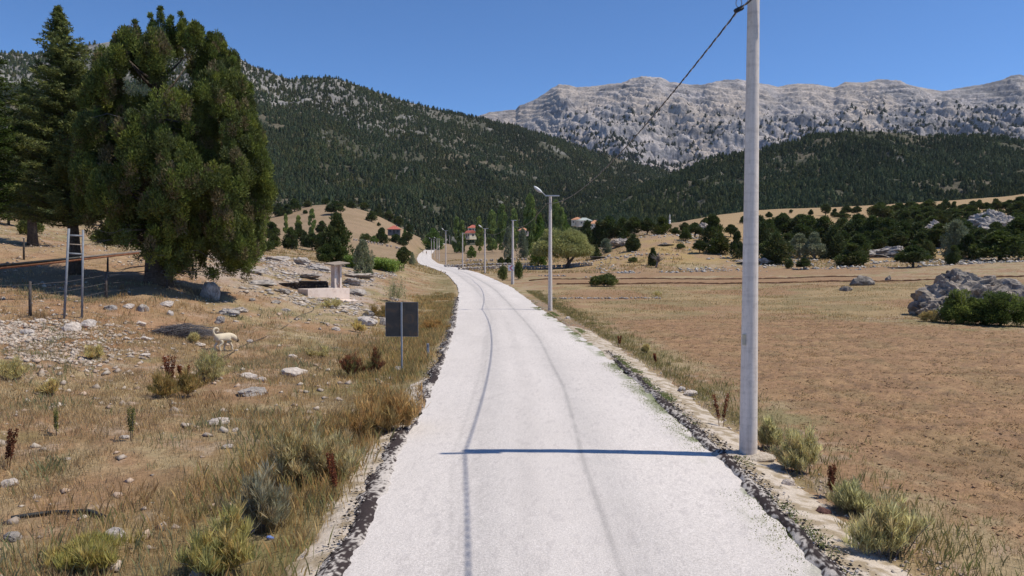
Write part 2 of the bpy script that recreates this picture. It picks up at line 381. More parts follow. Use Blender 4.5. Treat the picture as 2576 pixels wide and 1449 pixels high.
cols = np.linspace(-1300, 3800, 900)
YY, PP = np.meshgrid(rows, cols, indexing='ij')
XX = (PP - CX) / F * np.maximum(YY, 14)
ZZ = ground_z(XX, YY)
px = PP
f1 = sstep(2.8, 4, XX - road_x(YY) - road_w(YY) / 2) * sstep(44, 40, YY)
ZZ = ZZ + f1 * (fbm(XX * 5, YY * 5, 3, 15) - .5) * .10
me = mesh_np('ground', np.stack([XX, YY, ZZ], -1).reshape(-1, 3), grid_faces(len(rows), len(cols)), M['ground'], ground_color(XX, YY).reshape(-1, 3), True)
tag(link('ground', me), kind='structure')

# ------------------------------------------------------------------ road
ry = np.concatenate([np.linspace(-14, 5, 40)[:-1], np.geomspace(5 + 6, 890 + 6, 760) - 6])
s = np.linspace(-1, 1, 150)
RY, SS = np.meshgrid(ry, s, indexing='ij')
hw = road_w(RY) / 2
jl = (fbm(RY * 1.6, RY * 0 + 3, 4, 5) - .5) * .35; jr = (fbm(RY * 1.6, RY * 0 + 9, 4, 6) - .5) * .35
lat = SS * hw + np.where(SS < 0, jl, jr) * np.abs(SS) ** 6
hd = np.gradient(_rx, _ys); hh = np.interp(RY, _ys, hd)
RX = road_x(RY) + lat; RYY = RY - lat * hh
RZ = road_z(RY) - .02 * (SS ** 2) * 2 + .0 + (fbm(RX * 6, RY * 6, 2, 2) - .5) * .008
cable_shade = np.interp(RY, [0, 8, 13, 20, 32, 44, 60, 95, 140, 300], [-1.1, -1.3, -1.68, -1.5, -1.33, -.85, -.75, -1.3, -1.2, -1.2])  # course of the overhead cable's shadow, also painted faintly into the road colour
tB = np.interp(RY, [0, 8, 13, 20, 28, 44, 60, 95, 140, 300], [.5, .46, .45, .72, .85, 1.0, 1.0, .6, .7, .7])
rc = np.ones(RX.shape + (3,)) * np.array([.66, .605, .585])
n1 = fbm(RX * .8, RY * .25, 4, 33); n2 = fbm(RX * 9, RY * 7, 3, 34)
rc = rc * (.89 + .18 * n1[..., None])
for c0_, w0_ in ((-1.15, .42), (.75, .42)): rc = mixc(rc, (.50, .47, .465), np.exp(-((lat - c0_) / w0_) ** 2) * .28 * (.5 + n1))
n3_ = fbm(lat * 16, RY * 5, 3, 35)
rc = rc * (1.0 + .16 * (n3_[..., None] - .5)); rc = mixc(rc, (.38, .345, .345), sstep(.60, .74, n3_) * .35)
for tc_, wd, am, sd_ in ((cable_shade, .03, .12, 1), (tB, .035, .33, 2), (cable_shade - .13, .03, .12, 3), (tB - 1.05, .2, .10, 4), (cable_shade + .2, .3, .12, 7), (tB + .15, .35, .10, 8)):
    wob = (fbm(RY * .12, RY * 0 + sd_, 2, 8) - .5) * .12
    br = sstep(.25, .5, fbm(RX * 3, RY * 1.6, 3, 12 + sd_)) * .6 + .4
    w = np.exp(-((lat - tc_ - wob) / (wd + RY * .0008)) ** 2) * am * br * sstep(260, 100, RY)
    rc = mixc(rc, (.13, .125, .13), w)
# grass and tar breaking through at the edge
eg = sstep(.55, .0, hw - lat) * sstep(.52, .62, fbm(RX * 2.5, RY * 1.2, 4, 66)) * sstep(60, 30, RY) * sstep(5, 12, RY)
rc = mixc(rc, (.17, .20, .085), eg * .9)
me = mesh_np('road', np.stack([RX, RYY, RZ], -1).reshape(-1, 3), grid_faces(len(ry), len(s)), M['road'], rc.reshape(-1, 3), True)
tag(link('road', me), kind='structure')

# road edges: band of dark tar crumbs, then pale gravel
def verge(name, side, y0, y1, w0, w1, colf, zoff):
    yy = np.arange(y0, y1, .045) if y1 < 40 else np.concatenate([np.arange(y0, 4, .1), np.geomspace(12, y1 + 8, 800) - 8])
    t = np.linspace(0, 1, 22); Yv, Tv = np.meshgrid(yy, t, indexing='ij')
    hw = road_w(Yv) / 2
    j0 = (fbm(Yv * 2, Yv * 0 + side, 4, 77) - .5) * .22; j1 = (fbm(Yv * 1.1, Yv * 0 + side, 4, 78) - .5) * .5
    d = hw + w0 + j0 + Tv * (w1 - w0 + j1 - j0)
    X = road_x(Yv) + side * d
    fade = sstep(y1, y1 - (y1 - y0) * .15, Yv)
    Z = np.maximum(ground_z(X, Yv), road_z(Yv) - .03 - .10 * sstep(0, 1.2, d - hw)) + zoff * np.sin(np.clip(Tv, .02, .98) * math.pi) ** .4 + (fbm(X * 7, Yv * 7, 3, 79) - .5) * .03 - .03 * (1 - np.sin(Tv * math.pi)) - .2 * (1 - fade)
    me = mesh_np(name, np.stack([X, Yv, Z], -1).reshape(-1, 3), grid_faces(len(yy), len(t)) if side > 0 else grid_faces(len(yy), len(t))[:, ::-1], M['road'], colf(X, Yv, Tv).reshape(-1, 3), True)
    return tag(link(name, me), kind='structure')
def grav(X, Y, T): return mixc((.56, .48, .41), (.34, .27, .19), sstep(.40, .62, fbm(X * 6, Y * 6, 4, 99)))
def tarc(X, Y, T):
    n = fbm(X * 26, Y * 20, 2, 98) * .5 + fbm(X * 4, Y * .8, 3, 97) * .5; m = sstep(.53, .61, n + .10 * np.abs(T * 2 - 1) ** 2)
    return mixc((.045, .034, .034), (.50, .45, .42), m)
verge('gravel_verge', 1, -14, 46, -.05, 1.05, grav, .01)
verge('gravel_verge', -1, -14, 26, -.05, .62, grav, .01)
verge('tar_edge', 1, -14, 30, -.06, .27, tarc, .05)
verge('tar_edge', -1, -14, 72, -.08, .22, tarc, .05)

# ------------------------------------------------------------------ mountains
def interp(px, pts): return np.interp(px, [p[0] for p in pts], [p[1] for p in pts])
def mountain(name, pxr, npx, nt_, Y0f, Y1f, basef, ridgef, curve, amp, nscale, mat, colf, back=.25):
    cols = np.linspace(pxr[0], pxr[1], npx); t = np.linspace(0, 1 + back, nt_)
    T, P = np.meshgrid(t, cols, indexing='ij')
    Y0 = interp(P, Y0f); Y1 = interp(P, Y1f); Y = Y0 + T * (Y1 - Y0)
    tt = np.clip(T, 0, 1)
    py = interp(P, basef) + (interp(P, ridgef) - interp(P, basef)) * tt ** curve
    c_, s_ = math.cos(PITCH), math.sin(PITCH)
    v = (CY - py) / F; Z = CAMH + Y * (v * c_ - s_) / (c_ + v * s_)
    X = (P - CX) / F * Y
    Z = Z - np.maximum(T - 1, 0) * (Y1 - Y0) * .8
    env = np.sin(np.clip(T, 0, 1) * math.pi) ** .6
    r = ridged(X * nscale, Y * nscale * .6, 7, 13)
    Z = Z + (r - .55) * amp * (env + .10)
    return X, Y, Z, P, T, r
MT = {}
# left forested mountain
A = mountain('a', (-900, 1950), 620, 260,
  [(-900, 560), (1950, 640)], [(-900, 1250), (0, 1400), (600, 1450), (1300, 1700), (1950, 1900)],
  [(-900, 560), (0, 560), (640, 565), (820, 560), (1000, 590), (1100, 632), (1400, 632), (1950, 625)],
  [(-900, 210), (-300, 160), (0, 133), (100, 137), (200, 122), (300, 104), (420, 112), (530, 108), (590, 132), (640, 162), (730, 197), (830, 194), (900, 212), (1000, 247), (1100, 273), (1190, 293), (1290, 315), (1400, 348), (1500, 382), (1600, 408), (1680, 432), (1760, 465), (1850, 500), (1950, 540)],
  .85, 46, 1 / 260., None, None)
X, Y, Z, P, T, r = A
def mcol(X, Y, Z, r, up):
    n = fbm(X * .02, Y * .02, 5, 5); n2 = fbm(X * .11, Z * .11, 3, 6)
    c = mixc((.115, .10, .072), (.065, .065, .045), sstep(.35, .5, n))
    rock = mixc((.40, .38, .375), (.18, .175, .18), sstep(.35, .6, n2))
    return mixc(c, rock, np.clip(up * (.55 + .45 * sstep(.4, .6, n2)) + sstep(.62, .72, n) * .4, 0, 1))
upA = sstep(.68, .84, T + (fbm(P * .008, T * 8, 4, 44) - .5) * .45) * sstep(1350, 700, P)
me = mesh_np('forested_mountain', np.stack([X, Y, Z], -1).reshape(-1, 3), grid_faces(*X.shape), M['mount'], mcol(X, Y, Z, r, upA).reshape(-1, 3), True)
tag(link('mountain', me), kind='structure'); MT['A'] = A + (upA,)
# right forested hill
A = mountain('b', (1350, 3900), 520, 200,
  [(1350, 660), (1900, 600), (2400, 560), (3900, 500)], [(1350, 1000), (2100, 1050), (3900, 1000)],
  [(1350, 625), (1700, 590), (1900, 565), (2400, 560), (3900, 540)],
  [(1350, 560), (1450, 530), (1560, 490), (1650, 455), (1700, 437), (1800, 398), (1900, 378), (2000, 354), (2080, 335), (2150, 328), (2230, 331), (2300, 338), (2380, 345), (2440, 337), (2500, 345), (2576, 358), (2800, 395), (3200, 380), (3900, 300)],
  .8, 32, 1 / 180., None, None)
X, Y, Z, P, T, r = A
me = mesh_np('forested_hill', np.stack([X, Y, Z], -1).reshape(-1, 3), grid_faces(*X.shape), M['mount'], mcol(X, Y, Z, r, X * 0).reshape(-1, 3), True)
tag(link('hill', me), kind='structure'); MT['B'] = A + (X * 0,)
# bare rock massif
A = mountain('c', (1000, 3900), 1300, 460,
  [(1000, 1900), (3900, 1500)], [(1000, 3500), (1400, 3300), (2600, 2900), (3900, 2800)],
  [(1000, 470), (1500, 470), (1750, 480), (3900, 440)],
  [(1000, 330), (1190, 293), (1230, 280), (1270, 273), (1298, 271), (1306, 260), (1340, 250), (1405, 209), (1430, 211), (1450, 216), (1500, 212), (1560, 211), (1590, 199), (1620, 194), (1655, 196), (1680, 210), (1760, 214), (1800, 206), (1850, 198), (1885, 202), (1950, 214), (2000, 205), (2050, 209), (2090, 219), (2120, 206), (2160, 208), (2200, 203), (2220, 206), (2290, 217), (2360, 226), (2390, 219), (2440, 213), (2470, 209), (2500, 200), (2530, 188), (2550, 185), (2576, 190), (2800, 215), (3300, 170), (3900, 200)],
  1.0, 150, 1 / 620., None, None)
X, Y, Z, P, T, r = A
env = np.sin(np.clip(T, 0, 1) * math.pi) ** .5 + .12
strata = np.abs(((Z * .035 + X * .006 + fbm(X * .003, Y * .003, 4, 3) * 2.5) % 1) - .5) * 2
q_ = fbm(X / 150., Y / 110., 5, 88) * 9 + Z * .012; st_ = (q_ % 1); cl_ = sstep(.0, .22, st_)
Z = Z + (ridged((X + Y * .4) / 270., Y / 80., 6, 29) - .5) * 60 * env + (strata - .5) * 20 * env + (cl_ - .5) * 8 * env + (ridged((X + Y * .5) / 110., Y / 24., 4, 129) - .5) * 8 * env
A = (X, Y, Z, P, T, r); n = fbm(X * .006, Y * .004, 5, 5); n2 = fbm(X * .02, Z * .06, 4, 6)
c = mixc((.37, .335, .33), (.26, .245, .25), sstep(.35, .65, n2))
c = mixc(c, (.42, .355, .31), sstep(.54, .66, n) * .6)
c = mixc(c, (.13, .13, .145), sstep(.70, .88, ridged(X / 70., Z / 26. + X / 200., 4, 61)) * .6)
c = mixc(c, (.10, .105, .125), sstep(.62, .68, fbm(X / 110., Z / 40. + X / 300., 5, 63)) * .6)
c = c * (1 - .5 * sstep(.70, .86, ridged(X / 75. + Z / 30., Z / 10. + X / 120., 4, 65)))[..., None]
c = c * np.array([1.0, 1.0, 1.02]) * (.80 + .40 * fbm(X / 160. + Z / 60., Z / 7. + X / 90., 4, 64)[..., None])
me = mesh_np('rocky_massif', np.stack([X, Y, Z], -1).reshape(-1, 3), grid_faces(*X.shape), M['rockmount'], c.reshape(-1, 3), False)
tag(link('mountain', me), kind='structure'); MT['C'] = A + (X * 0,)

# ------------------------------------------------------------------ foliage engine
def leaves(rng, cen, rad, n, L, Wd, cols, up=.5, outw=.8, shell=.45, cvar=.25, flat=0.0):
    """n leaf-sized quads scattered through each ellipsoid (cen, rad)"""
    cen = np.asarray(cen, float); rad = np.asarray(rad, float); K = len(cen)
    n = np.broadcast_to(np.asarray(n, int), (K,)); idx = np.repeat(np.arange(K), n); m = len(idx)
    d = rng.normal(size=(m, 3)); d /= np.linalg.norm(d, axis=1, keepdims=True)
    r = shell + (1 - shell) * rng.random(m) ** .6
    p = cen[idx] + d * rad[idx] * r[:, None]
    ax = d * outw + np.array([0, 0, up]) + rng.normal(size=(m, 3)) * .45
    ax[:, 2] *= (1 - flat)
    ax /= np.linalg.norm(ax, axis=1, keepdims=True)
    sd_ = np.cross(ax, rng.normal(size=(m, 3))); sd_ /= np.linalg.norm(sd_, axis=1, keepdims=True) + 1e-9
    if flat > 0:
        q = np.cross(ax, np.array([0, 0, 1.0])); q /= np.linalg.norm(q, axis=1, keepdims=True) + 1e-9
        sd_ = sd_ * (1 - flat) + q * flat; sd_ /= np.linalg.norm(sd_, axis=1, keepdims=True) + 1e-9
    l = L * (.6 + .8 * rng.random(m))[:, None]; w = Wd * (.6 + .8 * rng.random(m))[:, None]
    V = np.stack([p, p + ax * l * .5 + sd_ * w * .5, p + ax * l, p + ax * l * .5 - sd_ * w * .5], 1).reshape(-1, 3)
    Fc = np.arange(m * 4).reshape(m, 4)
    cc = np.asarray(cols, float)[idx] * (1 + (rng.random((m, 1)) - .5) * 2 * cvar)
    return V, Fc, np.repeat(cc, 4, axis=0)
def join(parts):
    V = []; Fa = []; Cc = []; o = 0
    for v, f, c in parts: V.append(v); Fa.append(f + o); Cc.append(c); o += len(v)
    return np.concatenate(V), np.concatenate(Fa), np.concatenate(Cc)
def pick(rng, pal, n):
    pal = np.array(pal); a = pal[rng.integers(0, len(pal), n)]; return a
JUN = [(.066, .092, .026), (.080, .110, .028), (.052, .076, .026), (.095, .100, .038), (.072, .092, .034)]
def juniper_variant(seed, cone=.0, pal=JUN, nl=22, leafn=150, gap=.25, low=.05, L=.10, Wd=.05):
    """unit tree: height 1, width about 1"""
    rng = np.random.default_rng(seed); cen = []; rad = []
    for i in range(nl):
        t = rng.random() ** (1.0 + cone); z = low + .12 + (.80 - low) * t
        prof = math.sin(min(1, (t * .85 + .22)) * math.pi) ** .55 * (1 - cone * t)
        a = rng.random() * 2 * math.pi; rr = prof * (.12 + .24 * rng.random() ** .5)
        cen.append((math.cos(a) * rr, math.sin(a) * rr, z)); s_ = (.10 + .10 * rng.random()) * (1 - .35 * t)
        rad.append((s_ * 1.25, s_ * 1.25, s_ * 1.05))
    cen.append((0, 0, .86 - .02 * cone)); rad.append((.09, .09, .13)); cen.append((.02, 0, .5)); rad.append((.25 * (1 - cone * .3), .25 * (1 - cone * .3), .28))
    V, Fc, cc = leaves(rng, cen, rad, leafn, L, Wd, pick(rng, pal, len(cen)), up=.55)
    return V, Fc, cc
def trunk_np(mat, seed, limbs=5, r=.035, h=.6, lean=(0, 0), spread=.28):
    rng = random.Random(seed); b = MB()
    b.tube([(0, 0, -.05), (lean[0] * .3, lean[1] * .3, h * .4), (lean[0], lean[1], h)], [r * 1.4, r, r * .45], 8)
    for i in range(limbs):
        a = rng.random() * 6.28; z0 = h * (.15 + .6 * rng.random()); q = spread * (.6 + .6 * rng.random())
        x0 = lean[0] * z0 / h; y0 = lean[1] * z0 / h
        b.tube([(x0, y0, z0), (x0 + math.cos(a) * q * .5, y0 + math.sin(a) * q * .5, z0 + .10), (x0 + math.cos(a) * q, y0 + math.sin(a) * q, z0 + .26)], [r * .5, r * .35, r * .12], 6)
    return b.mesh('trunk', mat)
KIND = {}
def register(kind, name, cat, crown, trunk): KIND.setdefault(kind, []).append((name, cat, crown, trunk))
def mk(kind, name, cat, data, leafmat, tr):
    V, Fc, cc = data; V = V.copy(); r_ = np.percentile(np.hypot(V[:, 0], V[:, 1]), 96); V[:, :2] *= .5 / r_; z0 = np.percentile(V[:, 2], .5); z1 = np.percentile(V[:, 2], 99.5); lo_ = max(z0, 0.0) if z0 > 0 else 0.0
    V[:, 2] = np.where(V[:, 2] > lo_, lo_ + (V[:, 2] - lo_) / (z1 - lo_) * (1 - lo_), V[:, 2] * .3 + lo_ * .7); register(kind, name, cat, mesh_np('crown', V, Fc, leafmat, cc), tr)
for i in range(6):
    mk('juniper', 'juniper_tree', 'tree', juniper_variant(100 + i, cone=.15 * (i % 3), low=.0 if i % 2 else .1, nl=26, leafn=190, L=.085, Wd=.04), M['juniper'], trunk_np(M['bark'], i))
for i in range(3):
    mk('conejun', 'juniper_tree', 'tree', juniper_variant(200 + i, cone=.6, low=-.08, nl=24, leafn=170, L=.085, Wd=.04), M['juniper'], trunk_np(M['bark'], i + 20))
GREY = [(.19, .22, .145), (.24, .265, .18), (.15, .18, .12)]
for i in range(2):
    mk('silver', 'olive_tree', 'tree', juniper_variant(300 + i, cone=.1, pal=GREY, nl=24, leafn=160, L=.07, Wd=.03, low=0), M['leaf'], trunk_np(M['greybark'], i + 30))
BRI = [(.13, .20, .04), (.16, .23, .045), (.10, .165, .04)]
for i in range(2):
    mk('bright', 'broadleaf_tree', 'tree', juniper_variant(320 + i, cone=.0, pal=BRI, nl=24, leafn=160, L=.06, Wd=.045, low=0), M['leaf'], trunk_np(M['greybark'], i + 40))
BUS = [(.12, .145, .045), (.155, .175, .055), (.09, .115, .04)]
def bush_variant(seed, pal, n=26, leafn=150, L=.10, Wd=.035):
    rng = np.random.default_rng(seed); cen = []; rad = []
    for i in range(n):
        a = rng.random() * 6.28; rr = .36 * rng.random() ** .5; z = .15 + .6 * rng.random() * math.cos(rr * 3)
        cen.append((math.cos(a) * rr, math.sin(a) * rr, z)); rad.append((.14, .14, .17))
    return leaves(rng, cen, rad, leafn, L, Wd, pick(rng, pal, n), up=.8)
for i in range(2):
    mk('bush', 'bush', 'bush', bush_variant(340 + i, BUS), M['leaf'], trunk_np(M['greybark'], i + 50, 6, .02, .4))
    mk('darkbush', 'bush', 'bush', bush_variant(350 + i, JUN), M['juniper'], trunk_np(M['bark'], i + 50, 6, .02, .4))
POP = [(.19, .25, .075), (.23, .29, .085), (.15, .20, .065)]
for i in range(3):
    rng = np.random.default_rng(400 + i); cen = []; rad = []
    for k in range(30):
        t = rng.random(); w = .33 * math.sin(min(1, t * .8 + .2) * math.pi) ** .6 * (1 - .3 * t); a = rng.random() * 6.28
        cen.append((math.cos(a) * w * rng.random() ** .5, math.sin(a) * w * rng.random() ** .5, .09 + .84 * t)); rad.append((.16, .16, .075))
    V, Fc, cc = leaves(rng, cen, rad, 130, .035, .10, pick(rng, POP, 30), up=1.6, outw=.3, cvar=.3)
    mk('poplar', 'poplar_tree', 'tree', (V, Fc, cc), M['leaf'], trunk_np(M['greybark'], i + 60, 3, .02, .8, spread=.08))

def put(kind, px, pyb, pyt, wpx, label, cat=None, group=None, lo=55, hi=600, seed=0, name=None, variant=None, Yf=None, lift=0.0):
    rng = random.Random(int(px * 7 + pyb * 13 + seed))
    p = hit(px, pyb, lo, hi) if Yf is None else Vector(((px - CX) / F * Yf, Yf, 0))
    if Yf is not None: p.z = gz(p.x, Yf)
    hgt = max(.4, zof(pyt, p.y) - p.z) if True else 0
    hgt = min(hgt, (pyb - pyt) * p.y / F * 1.35); hgt = max(hgt, (pyb - pyt) * p.y / F * .95)
    w = wpx * p.y / F
    vs = KIND[kind]; nm, ct, cr, tr = vs[rng.randrange(len(vs)) if variant is None else variant % len(vs)]
    o = empty(name or nm, (p.x, p.y, p.z - .03 * hgt), rng.random() * 6.28, label, cat or ct, group)
    sx = w * 1.08
    o.scale = (sx, sx, hgt * 1.03)
    link('crown', cr, o); link('trunk', tr, o)
    return o
ORD = ['first', 'second', 'third', 'fourth', 'fifth', 'sixth', 'seventh', 'eighth', 'ninth', 'tenth', 'eleventh', 'twelfth', 'thirteenth', 'fourteenth', 'fifteenth', 'sixteenth', 'seventeenth', 'eighteenth', 'nineteenth', 'twentieth', 'twenty-first', 'twenty-second', 'twenty-third', 'twenty-fourth', 'twenty-fifth', 'twenty-sixth', 'twenty-seventh', 'twenty-eighth']
def belt(kind, lst, phrase, group, **kw):
    """trees of one belt, told apart by their order from the left"""
    for i, e in enumerate(sorted(lst)):
        k = e[4] if len(e) > 4 else kind
        w_ = 'tall' if (e[1] - e[2]) > 55 else ('small' if (e[1] - e[2]) < 22 else 'rounded')
        put(k, *e[:4], label='%s tree, %s from the left %s' % (w_, ORD[i], phrase), group=group, cat='tree', **kw)

# ---- left: in front of and on the golden knoll
belt('juniper', [(642, 620, 562, 40), (681, 600, 558, 42), (732, 627, 573, 35), (751, 600, 562, 27), (767, 622, 584, 26), (785, 631, 587, 38), (809, 634, 585, 42), (669, 631, 602, 36, 'darkbush'), (690, 625, 590, 27), (600, 622, 556, 44), (560, 620, 560, 40), (622, 600, 550, 30)],
     'in the juniper clump beyond the rocky slope', 'junipers beyond the rocky slope', lo=105, hi=300)
belt('poplar', [(719, 590, 538, 12), (751, 590, 543, 14), (785, 592, 526, 17), (853, 585, 538, 16)], 'among the thin grey poplars below the knoll', 'thin poplars below the golden knoll', lo=200, hi=380)
belt('juniper', [(741, 532, 500, 28), (773, 521, 505, 21), (844, 541, 506, 44), (882, 523, 505, 21), (935, 558, 532, 25), (953, 537, 515, 25, 'conejun'), (978, 550, 529, 21), (1002, 548, 529, 21), (953, 569, 559, 9, 'darkbush'), (768, 538, 529, 12, 'darkbush'), (700, 545, 512, 28), (660, 556, 520, 30), (722, 540, 515, 22),
                 (915, 527, 508, 22), (820, 513, 498, 18), (860, 515, 500, 18), (1030, 558, 540, 18), (1066, 578, 562, 14, 'silver')],
     'dotting the golden knoll', 'junipers on the golden knoll', lo=300, hi=540)
belt('juniper', [(961, 613, 573, 32), (918, 607, 588, 29, 'bush'), (941, 611, 593, 19, 'bright'), (996, 611, 589, 27), (1027, 613, 584, 24), (1013, 618, 596, 22), (1018, 592, 569, 13, 'bright'), (810, 585, 556, 26)],
     'around the red-roofed house below the knoll', 'trees around the red-roofed house', lo=200, hi=420)
put('juniper', 847, 655, 540, 66, 'tall dark juniper rising behind the roadside fountain canopy', lo=80, hi=110, Yf=96)
put('juniper', 822, 660, 615, 42, 'low dark juniper at the foot of the tall juniper behind the fountain', Yf=94)
put('silver', 913, 687, 604, 46, 'silvery grey-green tree right of the fountain, in front of the maize', Yf=76)
put('juniper', 1016, 671, 622, 36, 'small round juniper with two pale stems at the maize patch end', Yf=118)
put('silver', 1037, 640, 616, 18, 'small grey bush behind the two-stemmed round juniper', Yf=150, cat='bush')
put('bright', 1091, 617, 576, 46, 'broad green willow beside the white road behind the row of poles', Yf=470)
# ---- centre: poplars and willow
belt('poplar', [(1149, 630, 547, 19), (1163, 628, 556, 17), (1206, 630, 547, 19), (1238, 634, 531, 26), (1263, 636, 515, 27), (1293, 632, 527, 23), (1333, 648, 492, 30), (1398, 640, 507, 27), (1412, 640, 524, 22)],
     'in the row of tall poplars behind the light poles', 'tall poplars in the valley', lo=200, hi=400)
put('bright', 1357, 642, 541, 36, 'bright green broadleaf tree between the two tallest poplars', Yf=255)
put('bright', 1420, 625, 540, 30, 'bright green broadleaf tree behind the big willow crown', Yf=300)
put('silver', 1279, 636, 572, 26, 'pale grey-green tree between the poplars, left of the bare pole', Yf=245)
put('silver', 1315, 634, 576, 26, 'pale grey-green tree just left of the tallest poplar', Yf=240)
put('bright', 1186, 628, 606, 24, 'low bright green tree in front of the cream house', Yf=280)
put('bright', 1354, 660, 620, 42, 'rounded bright green bush at the left foot of the willow', Yf=165, cat='bush', name='bush')
put('darkbush', 1262, 653, 640, 20, 'dark clipped hedge block behind the dry stone walls, left half', Yf=190)
put('darkbush', 1280, 653, 640, 20, 'dark clipped hedge block behind the dry stone walls, right half', Yf=190)
put('bush', 1264, 690, 661, 24, 'upright green bush just left of the chevron sign', Yf=104)
put('bush', 1303, 687, 653, 24, 'upright green bush just right of the chevron sign pole', Yf=106)
put('bush', 1520, 727, 694, 62, 'round green bush alone in the brown field', Yf=84)
put('bush', 1591, 662, 649, 24, 'small green bush below the rocky hillock at the wall end', Yf=150)
put('bush', 1712, 641, 628, 19, 'small green bush on the bare slope left of the concrete pole', Yf=165)
put('silver', 1524, 645, 606, 28, 'grey-green thin tree at the foot of the rocky hillock', Yf=172)
put('conejun', 1500, 653, 620, 26, 'dark conical juniper right of the willow', Yf=168)
put('conejun', 1642, 669, 624, 24, 'dark narrow juniper standing behind the bare dead tree', Yf=142)
# ---- hillock in the middle
belt('juniper', [(1477, 612, 556, 46), (1532, 598, 545, 52), (1595, 596, 547, 46), (1628, 590, 548, 34), (1664, 590, 546, 44), (1564, 610, 586, 20), (1593, 632, 590, 34), (1505, 604, 556, 38), (1566, 596, 548, 38), (1699, 590, 572, 26, 'darkbush'), (1450, 600, 560, 32)],
     'on the rocky hillock left of the concrete pole', 'junipers on the rocky hillock', lo=165, hi=225)
belt('juniper', [(1725, 606, 574, 28), (1748, 597, 561, 38), (1792, 612, 540, 54), (1807, 638, 587, 56), (1760, 638, 605, 33), (1855, 650, 582, 33), (1838, 596, 565, 28), (1776, 585, 548, 26), (1722, 585, 560, 24)],
     'in the group just left of the concrete pole', 'junipers left of the concrete pole', lo=140, hi=260)
# ---- right belts
belt('juniper', [(1952, 662, 588, 76), (1920, 638, 561, 44), (2011, 648, 588, 64, 'silver'), (2048, 652, 585, 56, 'silver'), (2097, 652, 569, 56), (2142, 669, 613, 66), (2158, 652, 591, 56), (2297, 672, 618, 72), (2332, 652, 607, 40), (2399, 666, 618, 34), (2404, 652, 555, 62, 'silver'), (2515, 656, 582, 108), (2468, 650, 577, 52), (1985, 676, 652, 18, 'bush'), (2022, 678, 650, 34), (2436, 652, 590, 50), (2575, 640, 590, 70)],
     'along the front edge of the right-hand wood', 'trees at the front of the right-hand wood', lo=110, hi=175)
belt('juniper', [(1969, 595, 538, 56), (2015, 597, 540, 56), (2036, 600, 543, 56), (2073, 602, 545, 56), (2120, 606, 550, 60), (2158, 613, 541, 70), (2194, 620, 544, 52), (2233, 622, 549, 52), (2270, 622, 556, 50), (2310, 621, 560, 62), (2363, 632, 569, 56), (2430, 615, 560, 60), (1935, 600, 552, 44), (2500, 620, 575, 60), (2560, 622, 553, 60), (2205, 640, 585, 44), (2260, 640, 590, 44)],
     'in the middle rows of the right-hand wood', 'trees in the middle of the right-hand wood', lo=170, hi=250)
belt('juniper', [(1934, 547, 533, 16), (1868, 563, 544, 14), (1940, 563, 553, 11), (2077, 542, 513, 24), (2100, 547, 525, 18), (2122, 550, 529, 30), (2131, 534, 517, 28), (2156, 540, 519, 22), (2189, 534, 521, 17), (2236, 553, 519, 45), (2280, 563, 524, 56), (2305, 567, 530, 42), (2346, 556, 527, 48), (2396, 553, 524, 48), (2040, 540, 527, 12), (1990, 538, 527, 10), (2440, 548, 518, 40), (2560, 560, 515, 50), (2260, 540, 512, 36), (2330, 536, 508, 40), (2210, 548, 528, 20)],
     'around the far golden field', 'junipers around the far golden field', lo=260, hi=520)

_r = random.Random(77)
for phr, grp, a0, a1, b0, b1, lo_, hi_, n_ in (('in the far-right stand below the forest edge', 'far-right stand', 2240, 2610, 528, 552, 330, 500, 24), ('in the right-hand stand around the pale crag', 'stand around the crag', 2200, 2620, 556, 596, 215, 320, 24), ('in the back rows beside the concrete pole', 'back rows by the pole', 1900, 2240, 580, 604, 200, 260, 9), ('in the gap rows of the right-hand wood', 'gap rows', 1930, 2560, 606, 640, 150, 200, 22)):
    belt('juniper', [(a0 + (a1 - a0) * (i + _r.random()) / n_, _r.uniform(b0, b1), 0, 0) for i in range(n_)] and [(round(x_, 1), round(y_, 1), round(y_ - h_, 1), round(w_, 1)) for x_, y_, h_, w_ in [(a0 + (a1 - a0) * (i + _r.random()) / n_, _r.uniform(b0, b1), _r.uniform(16, 30) if b1 < 556 else _r.uniform(30, 52), _r.uniform(18, 34) if b1 < 556 else _r.uniform(34, 54)) for i in range(n_)]], phr, grp, lo=lo_, hi=hi_)

# big olive-green willow with leaning trunk
def willow():
    p = Vector(((1426 - CX) / F * 150, 150, 0)); p.z = gz(p.x, 150); k = 150 / F
    o = empty('willow_tree', p, 0, 'broad olive-green willow with leaning trunk beside the dry stone wall', 'tree')
    rng = np.random.default_rng(5); cen = []; rad = []
    for i in range(70):
        a = rng.random() * 6.28; rr = rng.random() ** .5
        x = math.cos(a) * rr * 66 * k - 10 * k; y = math.sin(a) * rr * 44 * k
        top = (1 - rr * rr * .75) * 60 * k; z = (30 + rng.random() * 10) * k + top * rng.random() ** .6
        cen.append((x, y, z)); rad.append((14 * k, 14 * k, 11 * k))
    V, Fc, cc = leaves(rng, cen, rad, 480, .55, .12, pick(rng, [(.38, .38, .15), (.43, .42, .18), (.32, .33, .13)], 70), up=-.1, outw=.9)
    link('crown', mesh_np('crown', V, Fc, M['leaf'], cc), o)
    b = MB(); b.tube([(-2 * k, 0, -.3), (4 * k, 0, 12 * k), (16 * k, 0, 26 * k), (24 * k, 0, 38 * k)], [.45, .36, .24, .12], 8)
    b.tube([(5 * k, 0, 14 * k), (-2 * k, 0, 34 * k), (-20 * k, 0, 60 * k)], [.26, .18, .08], 7); b.tube([(3 * k, 0, 12 * k), (8 * k, 3, 44 * k), (10 * k, 4, 66 * k)], [.22, .15, .06], 7)
    b.build('trunk', M['bark'], o)
willow()

